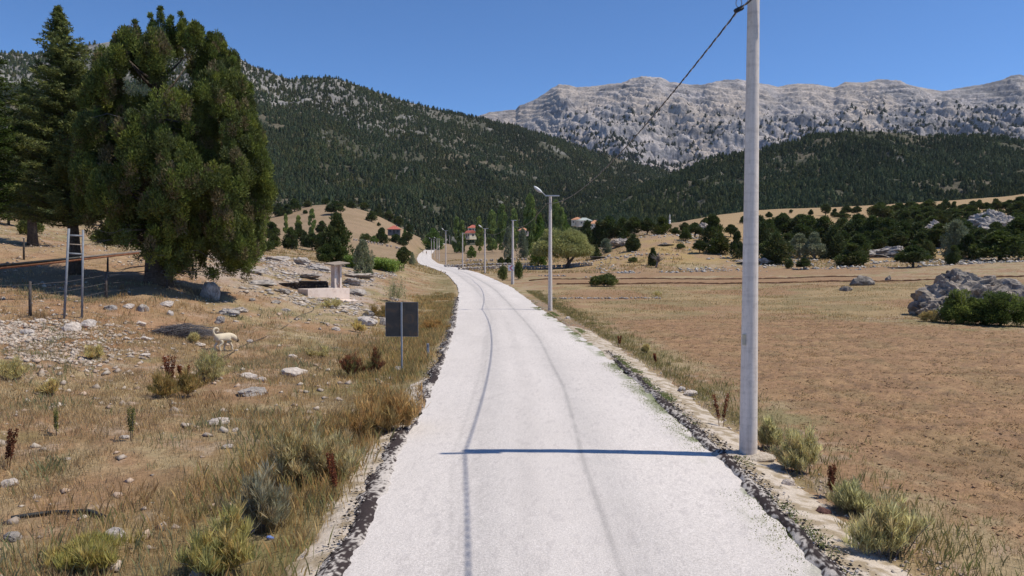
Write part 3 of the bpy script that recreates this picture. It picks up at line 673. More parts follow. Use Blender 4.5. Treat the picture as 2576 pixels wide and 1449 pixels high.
# forest trees on the mountains (one mass each)
def forest(name, src, n, hrange, dens, seed, pal, label, cat, tmin=.01, tmax=1.0, wr=.5, nleaf=26):
    X, Y, Z, P, T, r, up = src; rng = np.random.default_rng(seed)
    nr, nc = X.shape; tt = T[:, 0]; i = rng.random(n) * (nc - 1); j0 = np.searchsorted(tt, tmax) - 1
    jj = tmin + (1 - tmin) * rng.random(n) ** .9
    j = jj * j0
    ii = i.astype(int); j_ = np.minimum(j.astype(int), nr - 2); fx = i - ii; fy = j - j_
    def smp(A): return (A[j_, ii] * (1 - fx) + A[j_, ii + 1] * fx) * (1 - fy) + (A[j_ + 1, ii] * (1 - fx) + A[j_ + 1, ii + 1] * fx) * fy
    x, y, z, t, u, pp = smp(X), smp(Y), smp(Z), smp(T), smp(up), smp(P)
    keep = rng.random(n) < dens(x, y, t, u, pp, z)
    x, y, z, t = x[keep], y[keep], z[keep], t[keep]; m = len(x)
    h = hrange[0] + (hrange[1] - hrange[0]) * rng.random(m) ** 1.3
    # prototypes
    protos = []
    for q in range(8):
        rg = np.random.default_rng(seed * 10 + q); con = q % 3 != 0
        tl = rg.random(nleaf) ** 1.1; a = rg.random(nleaf) * 6.28
        R_ = (1 - tl) * .95 + .05 if con else np.sin(np.clip(tl * .9 + .12, 0, 1) * math.pi) ** .6
        c = np.stack([np.cos(a) * R_ * .5, np.sin(a) * R_ * .5, .06 + tl * .86], 1)
        s_ = .22 * (1 - .5 * tl)[:, None]
        o = np.stack([np.cos(a), np.sin(a), np.full(nleaf, .15)], 1); sd_ = np.stack([-np.sin(a), np.cos(a), rg.normal(size=nleaf) * .3], 1)
        upv = np.array([0, 0, 1.0]) * .9 + o * -.25
        v = np.stack([c - upv * s_ * .8, c + sd_ * s_ + o * s_ * .5, c + upv * s_ * 1.1, c - sd_ * s_ + o * s_ * .4], 1).reshape(-1, 3)
        core = []
        for kk in range(5):
            b0 = 6.283 * kk / 5; b1 = 6.283 * (kk + 1) / 5
            core += [(math.cos(b0) * .34, math.sin(b0) * .34, .05), (math.cos(b1) * .34, math.sin(b1) * .34, .05), (math.cos(b1) * (.02 if con else .2), math.sin(b1) * (.02 if con else .2), .95 if con else .8), (math.cos(b0) * (.02 if con else .2), math.sin(b0) * (.02 if con else .2), .95 if con else .8)]
        protos.append(np.concatenate([v, np.array(core)]))
    protos = np.stack(protos)
    pi = rng.integers(0, 8, m); ang = rng.random(m) * 6.28; ca, sa = np.cos(ang), np.sin(ang)
    v = protos[pi]; w = h * wr * (.8 + .5 * rng.random(m))
    vx = (v[:, :, 0] * ca[:, None] - v[:, :, 1] * sa[:, None]) * w[:, None] + x[:, None]
    vy = (v[:, :, 0] * sa[:, None] + v[:, :, 1] * ca[:, None]) * w[:, None] + y[:, None]
    vz = v[:, :, 2] * h[:, None] + z[:, None] - .4
    V = np.stack([vx, vy, vz], -1); nv = V.shape[1]
    base = pick(rng, pal, m) * (.6 + .75 * fbm(x * .009, y * .009, 4, seed)[:, None]) * (.75 + .5 * rng.random((m, 1))) * mixc((1, 1, 1), (1.16, 1.05, .9), sstep(.5, .62, fbm(x * .02, y * .02, 3, seed + 7)))
    h = h * (.75 + .6 * fbm(x * .02, y * .02, 3, seed + 4))
    cc = np.repeat(base[:, None, :], nv, axis=1) * (.8 + .4 * rng.random((m, nv // 4, 1))).repeat(4, axis=1)
    me = mesh_np(name, V.reshape(-1, 3), np.arange(m * nv).reshape(-1, 4), M['juniper'], cc.reshape(-1, 3))
    tag(link(name, me), label, cat, kind='stuff'); print(name, m, 'trees')
FP = [(.036, .058, .034), (.045, .068, .037), (.054, .077, .040), (.068, .080, .045)]
def dA(x, y, t, u, P, z):
    n = fbm(x * .012, y * .012, 4, 31)
    d = (1 - .62 * u) * (1 - .8 * sstep(.61, .67, n)) * (1 - .6 * sstep(.68, .74, fbm(x * .05, y * .05, 3, 131))) * (1 - .25 * sstep(.25, .05, t))
    return np.clip(d * (.75 + .25 * np.clip(y / 1500, 0, 1)), 0, 1)
forest('forest', MT['A'], 125000, (4.5, 9.5), dA, 1, FP, 'dark conifer forest covering the left mountain slope', 'forest', nleaf=16, wr=.62)
def dB(x, y, t, u, P, z):
    n = fbm(x * .014, y * .014, 4, 37); return np.clip(.95 - .8 * sstep(.58, .66, n), 0, 1) * (1 - .7 * sstep(.64, .70, fbm(x * .05, y * .05, 3, 132)))
forest('forest', MT['B'], 46000, (4.5, 8.5), dB, 2, [(.052, .074, .034), (.066, .090, .040), (.085, .105, .048), (.11, .13, .062)], 'mixed dark forest covering the rounded right hill', 'forest', nleaf=16, wr=.62)
def dC(x, y, t, u, P, z):
    n = fbm(x * .006, y * .006, 4, 31); return sstep(.85, .15, t) * sstep(.30, .52, n) * .95
forest('scattered_trees', MT['C'], 42000, (7, 17), dC, 3, [(.03, .042, .028), (.04, .05, .032)], 'sparse dark trees speckling the lower grey rock massif', 'trees', nleaf=10, wr=.8)

# ================================================================== big trees on the left
def limb_tree_mesh(b, rng, base, top, r0, r1, n=12):
    pass
def hero_juniper():
    Yh = 38.0; k = Yh / F; bx = (395 - CX) * k; bz = gz(bx, Yh)
    o = empty('juniper_tree', (bx, Yh, bz), 0, 'huge broad dark juniper with thick trunk, tallest on the left slope', 'tree')
    rng = np.random.default_rng(11)
    prof = [(690, 560, 640), (665, 395, 640), (630, 362, 645), (600, 338, 650), (572, 318, 655), (545, 250, 658), (500, 238, 672), (450, 233, 690), (400, 236, 660), (300, 238, 650), (250, 243, 640), (200, 257, 620), (150, 285, 600), (110, 322, 570), (80, 352, 520), (50, 392, 470), (25, 408, 425)]
    zb = zof(705, Yh) - bz
    ys = np.array([p[0] for p in prof][::-1], float); Ls = np.array([p[1] for p in prof][::-1], float); Rs = np.array([p[2] for p in prof][::-1], float)
    cen = []; rad = []; cnt = []
    maj = []
    for i in range(175):
        py = 84 + (655 - 92) * ((i * .618034) % 1) ** .85; a = rng.random() * 6.28
        l = np.interp(py, ys, Ls) - (12 if py > 300 else 0); r_ = np.interp(py, ys, Rs); hwid = (r_ - l) / 2; s_ = (.55 + .55 * rng.random()) * (.32 + .68 * min(1, (py - 40) / 330))
        q = 1.0 if i % 4 else .45; ex = max(.1, hwid * k - s_ * .95) * q
        x = ((l + r_) / 2 - 395) * k + math.cos(a) * ex; y = math.sin(a) * ex * .9
        if x < 0 and py > 625 and i % 3: continue
        maj.append((x, y, zof(py + 10, Yh) - bz, s_, a))
    for (x, y, z, s_, a) in maj:
        for j in range(int(9 + 13 * s_)):
            d = rng.normal(size=3); d += np.array([math.cos(a) * .7, math.sin(a) * .7, .55]); d /= np.linalg.norm(d)
            m_ = .15 + .14 * rng.random(); cen.append((x + d[0] * s_, y + d[1] * s_, z + d[2] * s_ * 1.2)); rad.append((m_, m_, m_ * 1.75)); cnt.append(int(80 + 130 * m_ / .28))
        cen.append((x, y, z)); rad.append((s_ * .6, s_ * .6, s_ * .7)); cnt.append(90)
    for (sx, sy, hgt) in ((418, 24, 70), (468, 38, 60), (352, 56, 60), (515, 70, 50), (300, 92, 60), (440, 44, 60), (392, 40, 60), (535, 84, 50), (572, 112, 60), (325, 82, 60), (495, 60, 50), (545, 112, 50), (262, 185, 60), (598, 150, 60), (636, 215, 70), (655, 330, 60), (672, 430, 50), (240, 290, 60)):
        for q in range(5):
            t = q / 4.; cen.append(((sx - 395 + rng.normal() * 4 * t) * k, rng.normal() * .15, zof(sy + 2 + t * hgt, Yh) - bz)); s_ = .07 + .24 * t; rad.append((s_, s_, s_ * 1.4)); cnt.append(int(190 + 220 * t))
    for q in range(26):   # drooping lobe low on the right
        cen.append(((575 + rng.random() * 60 - 395) * k, rng.normal() * .5, zof(600 + rng.random() * 75, Yh) - bz)); rad.append((.34, .34, .4)); cnt.append(210)
    pal = [(.095, .115, .025), (.14, .155, .032), (.075, .092, .026), (.11, .13, .032), (.08, .10, .03), (.13, .105, .055), (.08, .095, .034), (.10, .125, .028)]
    V, Fc, cc = leaves(rng, cen, rad, cnt, .15, .046, pick(rng, pal, len(cen)) * rng.uniform(.9, 1.8, (len(cen), 1)), up=.85, outw=.75, shell=.35, cvar=.4)
    link('crown', mesh_np('crown', V, Fc, M['juniper'], cc), o)
    b = MB(); b.tube([(0, 0, -.5), (.02, 0, .3), (-.02, 0, 1.6), (.1, 0, 4), (.3, 0, 7), (.4, 0, 11), (.4, 0, 13)], [.95, .62, .50, .42, .30, .15, .04], 14)
    b.tube([(.35, .1, -.4), (.42, .1, 1.2), (.7, .2, 3.0), (1.4, .2, 6)], [.42, .33, .26, .1], 10)
    rg = random.Random(4)
    for i in range(46):
        z0 = 1.2 + 9.5 * rg.random(); a = rg.random() * 6.28; q = (1.6 + 2.4 * rg.random()) * (1 - z0 / 17)
        b.tube([(.1, 0, z0), (.1 + math.cos(a) * q * .5, math.sin(a) * q * .5, z0 + .35 + .3 * rg.random()), (.1 + math.cos(a) * q, math.sin(a) * q, z0 + .9 + rg.random())], [.11, .06, .015], 6)
    b.build('trunk', M['bark'], o)
    b = MB()
    for i in range(110):
        z0 = .4 + 8 * rg.random() ** 1.3; a = rg.random() * 6.28; q = 1.4 + 2.6 * rg.random(); dx, dy = math.cos(a), math.sin(a)
        b.tube([(dx * .2, dy * .2, z0 + .2), (dx * q * .5, dy * q * .5, z0 + .1), (dx * q * .8, dy * q * .8, z0 - .2 + .4 * rg.random()), (dx * q * 1.05 + rg.uniform(-.3, .3), dy * q * 1.05, z0 - .3 + .4 * rg.random())], [.024, .022, .014, .005], 4)
    b.build('dead_twigs', M['twig'], o)
hero_juniper()

def cedar(pxb, pxt, Yh, pbase, ptop, prof, label, pal, seed, mpx=1.0, dens=1.0, clear=570):
    k = Yh / F; bx = (pxb - CX) * k; bz = gz(bx, Yh)
    o = empty('cedar_tree', (bx, Yh, bz), 0, label, 'tree'); rng = np.random.default_rng(seed); rg = random.Random(seed)
    zt = zof(ptop, Yh) - bz; lean = (pxt - pxb) * k
    b = MB(); b.tube([(0, 0, -.4), (0, 0, 1), (lean * .4, 0, zt * .4), (lean * .8, 0, zt * .8), (lean, 0, zt)], [.42, .30, .22, .09, .012], 10)
    P_ = []; D_ = []; B_ = []
    z0 = zof(clear, Yh) - bz
    nb = int(400 * dens)
    for i in range(nb):
        t = (i + rg.random()) / nb; z = z0 + (zt - .15 - z0) * t ** .9; py = CY  # image row of this height
        row = ptop + (clear - ptop) * (1 - (z - z0) / (zt - z0)); wd = np.interp(row, [p[0] for p in prof], [p[1] for p in prof]) * k
        a = rg.random() * 6.28; q = wd * (.5 + .6 * rg.random() ** .8); dx, dy = math.cos(a), math.sin(a); x0 = lean * z / zt
        rise = q * (.10 + .16 * rg.random()) + (.1 if t > .8 else 0)
        tip = Vector((x0 + dx * q, dy * q, z + rise)); mid = Vector((x0 + dx * q * .5, dy * q * .5, z + rise * .2))
        b.tube([(x0, 0, z), mid, tip], [.045 * (1 - t * .7), .03 * (1 - t * .6), .006], 5)
        n = max(5, int(q / .13))
        for m in range(n):
            f = .18 + .85 * (m + rg.random()) / n; f = min(f, 1.02)
            c = Vector((x0, 0, z)).lerp(tip, f); c.z -= (1 - (2 * f - 1) ** 2) * rise * .3
            sp = .30 * q * (1.1 - f) + .04; P_.append((c.x + rg.gauss(0, sp) * -dy * .7, c.y + rg.gauss(0, sp) * dx * .7, c.z + rg.gauss(0, .02))); D_.append(.17 if t < .5 else .17 - .13 * min(1, (t - .5) / .3))
    cen = np.array(P_); s_ = np.array(D_); rad = np.stack([s_, s_, s_ * .28], 1)
    V, Fc, cc = leaves(rng, cen, rad, 28, .15, .042, pick(rng, pal, len(cen)), up=.35, outw=.9, shell=.1, cvar=.35, flat=.55)
    link('crown', mesh_np('crown', V, Fc, M['juniper'], cc), o); b.build('trunk', M['bark'], o)
CED = [(.12, .155, .065), (.155, .19, .07), (.10, .13, .06), (.18, .21, .075)]
cedar(190, 160, 40, 710, 14, [(14, 3), (40, 10), (60, 20), (100, 46), (130, 66), (160, 62), (200, 84), (300, 108), (400, 132), (500, 145), (560, 130), (600, 90)], 'tall pointed cedar with layered branches, left of the huge juniper', CED, 3)
cedar(-75, -75, 37, 690, 90, [(90, 5), (130, 50), (170, 90), (260, 112), (400, 122), (480, 120), (600, 90)], 'bright green pine cut off by the left edge of the photo', [(.070, .105, .022), (.085, .12, .026), (.055, .08, .022)], 8, dens=.8)
cedar(84, 78, 52, 640, 200, [(200, 4), (230, 20), (280, 48), (350, 74), (450, 92), (540, 88), (600, 70)], 'darker slender pine standing behind the pointed cedar, at its left', CED, 15, dens=.6, clear=560)
put('juniper', 25, 590, 490, 70, 'dark shrubby juniper behind the cedar at far left', Yf=75)
put('juniper', 120, 575, 500, 60, 'rounded dark juniper on the slope behind the cedar trunk', Yf=110)
put('bush', 80, 580, 545, 50, 'grey dry bush behind the rear fence post', Yf=60)
put('bush', 270, 612, 575, 66, 'grey-green bush behind the rear fence between the two big trunks', Yf=58)
for i, (a, b_, c, d) in enumerate([(255, 570, 500, 55), (330, 580, 505, 60), (480, 610, 540, 60), (520, 600, 545, 50), (440, 560, 500, 50)]):
    put('juniper', a, b_, c, d, 'dark juniper glimpsed behind the huge trees, %s from the left' % ORD[i], group='junipers behind the huge trees', lo=90, hi=200)

M['oldpaint'] = mat_noise('faded_paint', [(.3, (.36, .33, .30)), (.7, (.50, .44, .30))], 9, bs=0)
M['mound'] = mat_noise('gravel_mix', [(.3, (.26, .21, .17)), (.5, (.46, .39, .33)), (.7, (.60, .53, .47))], 26, rough=1, bs=1, bd=.03)
# ================================================================== light poles and cables
POLES = [(13.0, 4.19, 8.15, 0, .155, .10), (51.7, 2.67, 8.0, 1, .155, .10), (93.0, .10, 8.0, 0, .17, .11), (131.7, -4.8, 8.0, 1, .15, .10), (171, -11.4, 8.0, 0, .15, .10),
         (216, -19.3, 9.9, 1, .16, .10), (262, -25.8, 8.0, 0, .15, .1), (290, -29.4, 8, 1, .15, .1), (321, -33.8, 8, 0, .15, .1), (381, -41.5, 8, 1, .15, .1), (600, -50.5, 8, 0, .15, .1)]
PL = ['nearest tall concrete pole, its top cut off by the frame', 'second concrete pole, with street lamp, right of the white road', 'bare concrete pole beside the chevron sign', 'concrete pole with a street lamp, third beyond the nearest pole', 'slim bare pole left of the poplars with the cream house behind',
      'taller pale pole standing right of the cluster of far poles', 'rightmost of the four clustered far poles at the road bend', 'second from right of the four clustered far poles', 'third from right of the four clustered far poles', 'leftmost of the four clustered far poles', 'tiny farthest pole where the white road vanishes']
tops = []
for i, (Y, x, H, lamp, r0, r1) in enumerate(POLES):
    z = gz(x, Y) if i else -.06
    o = empty('light_pole', (x, Y, z), R(4) if i else 0, PL[i], 'pole', 'concrete poles along the road')
    b = MB(); n = 12; b.tube([(0, 0, -.5), (0, 0, 0), (0, 0, H * .5), (0, 0, H - .05), (0, 0, H + .05)], [r0, r0, (r0 + r1) / 2, r1, r1], 24)
    b.build('pole', M['concrete'], o)
    if i == 0:
        MB().box((.02, -r1 - .055, H - .02), (1.02, .10, .11), bevel=.008).build('crossarm', M['beam'], o)
        MB().tube([(-.30, -r1 - .05, H - .07), (-.30, -r1 - .05, H - .20)], .008, 6).tube([(-.30 + .05 * math.sin(a), -r1 - .05, H - .27 + .075 * math.cos(a)) for a in [q * 6.283 / 14 for q in range(15)]], .008, 6, False).build('hook', M['steel'], o)
        MB().box((-.30, -r1 - .05, H - .38), (.16, .08, .07), Matrix.Rotation(R(-25), 3, 'Y'), .012).build('cable_clamp', M['cable'], o)
        tops.append(Vector((x - .30, Y - r1 - .05, z + H - .38)))
        MB().box((-.125, -.088, 2.08), (.07, .012, .19), Matrix.Rotation(R(-55), 3, 'Z'), .003).build('number_plate', M['oldpaint'], o)
        dm = MB(); bmesh.ops.create_uvsphere(dm.bm, u_segments=28, v_segments=14, radius=1, matrix=Matrix.Translation((-.12, .02, -.02)) @ Matrix.Diagonal((.62, .34, .10, 1)) @ Matrix.Rotation(.6, 4, 'Z'))
        for v in dm.bm.verts: v.co.z += float(fbm(v.co.x * 7, v.co.y * 7, 3, 4) - .5) * .06
        g_ = dm.build('gravel_mound', M['mound']); g_.location = (x, Y, z); tag(g_, kind='structure')
    else:
        MB().box((.12, -r1 - .05, H - .0), (1.0 if lamp else .7, .09, .09), bevel=.01).build('crossarm', M['steel'], o)
        tops.append(Vector((x - .25, Y, z + H - .5)))
        if lamp:
            MB().tube([(-.35, -r1 - .05, H + .0), (-.55, -r1 - .05, H + .2), (-.62, -r1 - .05, H + .26)], .03, 8).build('lamp_arm', M['steel'], o)
            bm = bmesh.new(); bmesh.ops.create_uvsphere(bm, u_segments=16, v_segments=10, radius=1)
            rot = Matrix.Translation((-.88, -r1 - .05, H + .44)) @ Matrix.Rotation(R(37), 4, 'Y') @ Matrix.Diagonal((.36, .15, .10, 1))
            bm.transform(rot); h_ = bpy.data.meshes.new('lamp_head'); bm.to_mesh(h_); bm.free(); lh = link('lamp_head', h_, o, M['lamp'])
            bm = bmesh.new(); bmesh.ops.create_uvsphere(bm, u_segments=16, v_segments=8, radius=1)
            rot = Matrix.Translation((-.91, -r1 - .05, H + .375)) @ Matrix.Rotation(R(37), 4, 'Y') @ Matrix.Diagonal((.28, .13, .075, 1))
            bm.transform(rot); h_ = bpy.data.meshes.new('lamp_glass'); bm.to_mesh(h_); bm.free(); link('lamp_glass', h_, lh, M['glass'])
            MB().tube([(-.35, -r1 - .05, H - .05), (-.55, -r1 - .05, H - .25), (-.5, -r1 - .05, H - .5), (-.25, -r1 - .05, H - .5)], .01, 5).build('wire_loop', M['cable'], o)
def cable(A, B, sag, label, rad=.0135, n=60, twist=True):
    L_ = (B - A).length; pts = []
    N_ = max(60, int(L_ / .045)) if twist else n
    def pos(t): p = A.lerp(B, t); p = p.copy(); p.z -= sag * 4 * t * (1 - t); return p
    nn = min(N_, 900)
    t1 = (B - A).normalized(); s_ = t1.cross(Vector((0, 0, 1))).normalized(); u_ = s_.cross(t1)
    o = empty('overhead_cable', A, 0, label, 'cable')
    for q, (mt, nm) in enumerate(((M['cable'], 'insulated_strand'), (M['cablel'], 'bare_strand'))):
        b = MB(); pts = []
        for i in range(nn + 1):
            t = i / nn; a = L_ * t / .55 * 6.283 + q * math.pi if twist and nn * .55 / L_ > 4 else q * math.pi
            r_ = rad * (.55 if q == 0 else 1.0)
            pts.append(pos(t) + (s_ * math.cos(a) + u_ * math.sin(a)) * r_ - A)
        b.tube(pts, rad * (1.0 if q == 0 else .55), 6); b.build(nm, mt, o)
cable(tops[0], tops[1], .95, 'twisted black overhead cable from the nearest pole to the second pole')
cable(Vector((4.9, -26, 8.0)), tops[0], .9, 'twisted black cable coming from above the camera to the nearest pole')
for i in range(1, 6):
    cable(tops[i], tops[i + 1], .9, 'thin overhead cable between the %s and %s poles along the road' % (ORD[i], ORD[i + 1]), rad=.014, twist=False)

# ================================================================== signs
p = hit(1012, 940); 
o = empty('road_sign', p, R(-3), 'square road sign seen from behind on a steel post', 'sign')
k = p.y / F; zp = zof(803, p.y) - p.z
MB().box((0, -.02, zp), (82 * k, .012, 86 * k), bevel=.004).build('panel', M['signback'], o)
b = MB(); w = 82 * k / 2; h_ = 86 * k / 2
for a_, c_, d_ in (((0, -.03, zp + h_), (2 * w, .02, .012), 0), ((0, -.03, zp - h_), (2 * w, .02, .012), 0), ((-w, -.03, zp), (.012, .02, 2 * h_ - .02), 0), ((w, -.03, zp), (.012, .02, 2 * h_ - .02), 0)):
    b.box(a_, c_)
b.build('rim', M['painted'], o)
b = MB(); b.box((0, -.06, (zp + h_) / 2 - .15), (.055, .05, zp + h_ + .3), bevel=.008); b.build('post', M['steel'], o)
p = hit(1077, 908); o = empty('marker_post', p, 0, 'short grey steel marker post at the left road edge', 'post')
MB().box((0, 0, .28), (.085, .04, .66), Matrix.Rotation(R(-2), 3, 'Y'), .01).build('post', M['steel'], o)
MB().box((0, -.026, .52), (.06, .006, .10)).build('plate', M['painted'], o)
p = Vector(((1286 - CX) / F * 90, 90, 0)); p.z = gz(p.x, 90); k = 90 / F
o = empty('chevron_sign', p, 0, 'small white sign with a pink-red left chevron before the bare pole', 'sign')
zc = zof(674, 90) - p.z
MB().box((0, 0, zc), (15 * k, .02, 15 * k), bevel=.004).build('panel', M['white'], o)
w = 7.5 * k; y_ = -.016
MB().poly([(-w * .7, y_, zc), (w * .15, y_, zc + w * .85), (w * .75, y_, zc + w * .85), (-w * .05, y_, zc), (w * .75, y_, zc - w * .85), (w * .15, y_, zc - w * .85)], [(0, 1, 2, 3), (0, 3, 4, 5)]).build('chevron', M['pink'], o)
MB().tube([(0, .03, -.3), (0, .03, zc + w)], .03, 8).build('post', M['steel'], o)

# ================================================================== fountain
p = Vector(((815 - CX) / F * 51.5, 51.5, 0)); p.z = zof(757, 51.5)
o = empty('roadside_fountain', p, R(48), 'pale pink plastered fountain with trough, pillar and slab canopy', 'fountain')
Lf, Wf, Hf = 3.4, 1.25, .88
b = MB()
b.box((0, -Wf / 2 + .08, Hf / 2 - .1), (Lf, .16, Hf + .2), bevel=.015); b.box((0, Wf / 2 - .08, Hf / 2 - .1), (Lf, .16, Hf + .2), bevel=.015)
b.box((-Lf / 2 + .08, 0, Hf / 2 - .1), (.16, Wf - .32, Hf + .19), bevel=.01); b.box((Lf / 2 - .08, 0, Hf / 2 - .1), (.16, Wf - .32, Hf + .19), bevel=.01); b.box((0, 0, .2), (Lf - .3, Wf - .3, .5))
b.build('trough', M['plaster'], o)
MB().box((0, .05, Hf - .22), (Lf - .33, Wf - .33, .04)).build('water', M['windowdark'], o)
zt = zof(665, 51.5) - p.z
b = MB(); b.box((1.45, .72, zt / 2), (.62, .26, zt), bevel=.012); b.box((1.22, .50, zt / 2 + .001), (.15, .20, zt - .01), bevel=.01); b.box((1.68, .50, zt / 2 + .001), (.15, .20, zt - .01), bevel=.01); b.build('pillar', M['plaster'], o)
MB().box((1.45, .55, zt + .06), (1.35, 1.25, .09), Matrix.Rotation(R(-6), 3, 'Y') @ Matrix.Rotation(R(5), 3, 'X'), .02).build('canopy', M['plank'], o)
MB().tube([(1.45, .60, Hf + .3), (1.45, .42, Hf + .3), (1.45, .40, Hf + .2)], .025, 8).build('spout', M['steel'], o)
MB().box((.5, -Wf / 2 - .5, -.02), (2.2, .9, .18), Matrix.Rotation(R(3), 3, 'X'), .03).build('step', M['plaster'], o)
# old stone tank wall behind
p = Vector(((765 - CX) / F * 53.4, 53.4, 0)); p.z = zof(738, 53.4)
o = empty('stone_tank', p, R(4), 'low dark ruined stone tank wall left of the fountain', 'wall')
b = MB(); rg = random.Random(3)
for i in range(16):
    for j in range(5):
        b.box((-1.55 + i * .21 + rg.uniform(-.03, .03), rg.uniform(-.04, .04), -.35 + j * .23 + (i > 5) * .12), (.205, .34, .22), Matrix.Rotation(rg.uniform(-.05, .05), 3, 'Y'), .02)
b.build('wall', M['oldwall'], o)
MB().box((-1.0, -.02, .73), (1.5, .5, .10), Matrix.Rotation(R(-2), 3, 'Y'), .02).build('coping', M['oldwall'], o)
MB().box((.62, .0, .85), (1.9, .5, .10), Matrix.Rotation(R(1), 3, 'Y'), .02).build('coping', M['oldwall'], o)

# ================================================================== steel frame, pipes, fences
pA = hit(160, 802); pB = Vector(((203 - CX) / F * (pA.y + .35), pA.y + .35, 0)); pB.z = gz(pB.x, pB.y)
o = empty('metal_frame', pA, 0, 'grey welded ladder-like steel frame standing on the left bank', 'frame')
tA_ = at(173, 575, pA.y + .05) - pA; tB_ = at(209, 578, pB.y + .05) - pA; bB = pB - pA
MB().tube([Vector((0, 0, -.3)), tA_], .045, 10).build('leg', M['painted'], o)
MB().tube([bB - Vector((0, 0, .3)), tB_], .04, 10).build('leg', M['painted'], o)
for yy in (592, 614, 637):
    fa = (yy - 575) / (802 - 575.); fb = (yy + 1 - 578) / (795 - 578.)
    MB().tube([tA_.lerp(Vector((0, 0, 0)), fa), tB_.lerp(bB, fb)], .035 if yy != 614 else .02, 8).build('rung', M['painted'] if yy != 614 else M['plank'], o)
A_ = at(-60, 674, 29.5); B_ = at(352, 633, 33.5)
o = empty('pipe_bundle', A_, 0, 'long rusty pipes and plank laid through the steel frame towards the juniper', 'pipes')
d_ = B_ - A_
MB().tube([(0, 0, 0), d_ * .5, d_ * .72], .055, 8).build('pipe', M['black'], o)
MB().tube([(0, -.08, -.12), d_ * .5 + Vector((0, -.08, -.11)), d_ + Vector((0, -.08, -.06))], .04, 8).build('pipe', M['rust'], o)
b = MB(); q = d_.to_track_quat('X', 'Z').to_matrix(); b.box(d_ * .8 + Vector((0, .02, .02)), (d_.length * .4, .14, .07), q, .01); b.build('plank', M['plank'], o)
MB().tube([(0, .1, -.06), d_ + Vector((0, .1, .02))], .03, 8).build('pipe', M['greybark'], o)
def fence(posts, label, wires, name='wire_fence'):
    P0 = [ (hit(px, pb) if Y is None else Vector(((px - CX) / F * Y, Y, gz((px - CX) / F * Y, Y))), pb, pt) for px, pb, pt, Y in posts]
    o = empty(name, P0[0][0], 0, label, 'fence'); tops_ = []
    for p, pb, pt in P0:
        h = max(.8, (pb - pt) * p.y / F); l = p - P0[0][0]
        MB().tube([l - Vector((0, 0, .3)), l + Vector((.01, 0, h * .5)), l + Vector((.03, 0, h))], [.06, .055, .045], 8).build('post', M['wood'], o); tops_.append((l, h))
    for w in wires:
        b = MB(); pts = []
        for i, (l, h) in enumerate(tops_):
            pts.append(l + Vector((0, -.06, h * w)))
            if i < len(tops_) - 1: q = (l + tops_[i + 1][0]) / 2; pts.append(q + Vector((0, -.06, (h + tops_[i + 1][1]) / 2 * w - .07)))
        b.tube(pts, .005, 5); b.build('wire', M['twig'], o)
fence([(-120, 830, 735, 26), (76, 797, 710, None), (267, 755, 686, None), (420, 700, 650, 37)], 'dark wooden post and wire fence running behind the steel frame', (.9, .6, .3))
fence([(-150, 600, 545, 46), (61, 612, 557, 44), (271, 637, 592, 42), (375, 650, 605, 42)], 'rear post fence on the golden slope behind the cedar trunk', (.85, .45))

# ================================================================== rocks
ROCKS = {}
def rock_mesh(seed, mat, sub=4, rough=.38, sq=(1, .8, .62)):
    bm = bmesh.new(); bmesh.ops.create_icosphere(bm, subdivisions=sub, radius=1)
    V = np.array([v.co[:] for v in bm.verts]); rng = np.random.default_rng(seed)
    for _ in range(14):   # chop flat facets
        nrm = rng.normal(size=3); nrm /= np.linalg.norm(nrm); dd = .55 + .3 * rng.random(); dist = V @ nrm - dd; V = V - np.clip(dist, 0, None)[:, None] * nrm * .9
    n = ridged(V[:, 0] * 1.3 + seed, V[:, 1] * 1.3 + V[:, 2] * 1.9, 5, seed) - .5
    n2 = fbm(V[:, 0] * 4 + V[:, 2] * 3, V[:, 1] * 4 - V[:, 2] * 2.3, 3, seed + 9) - .5
    V = V * (1 + n * rough + n2 * .16)[:, None]; V /= np.percentile(np.abs(V), 98, axis=0); V = V * np.array(sq); V[:, 2] += .25
    for v, c in zip(bm.verts, V): v.co = c
    me = bpy.data.meshes.new('rock'); bm.to_mesh(me); bm.free(); me.materials.append(mat); return me
for mk_, mt in (('w', 'whiterock'), ('g', 'rock'), ('d', 'darkrock')):
    ROCKS[mk_] = [rock_mesh(10 + i + ord(mk_), M[mt], 3) for i in range(4)]
ROCKS['s'] = [rock_mesh(60 + i, M['rock'], 4, .5, (1, .8, .30)) for i in range(4)]
def rock(kind, px, pyc, wpx, hpx, label, cat='rock', group=None, lo=4, hi=300, name='rock', bury=.12):
    rg = random.Random(int(px * 3 + pyc)); p = hit(px, pyc + hpx * .45, lo, hi); k = p.y / F
    me = rg.choice(ROCKS[kind]); o = link(name, me); a = rg.choice([0, 3.14]) + rg.uniform(-.5, .5)
    w = wpx * k / 2 * 1.02; h = max(hpx * k / 1.35, .04)
    vz = max(v.co.z for v in me.vertices)
    o.location = (p.x, p.y + w * .4, gz(p.x, p.y + w * .4) - bury * h); o.rotation_euler = (rg.uniform(-.12, .12), rg.uniform(-.12, .12), a)
    o.scale = (w, w * .9, h / vz * 1.1); tag(o, label, cat, group); return o
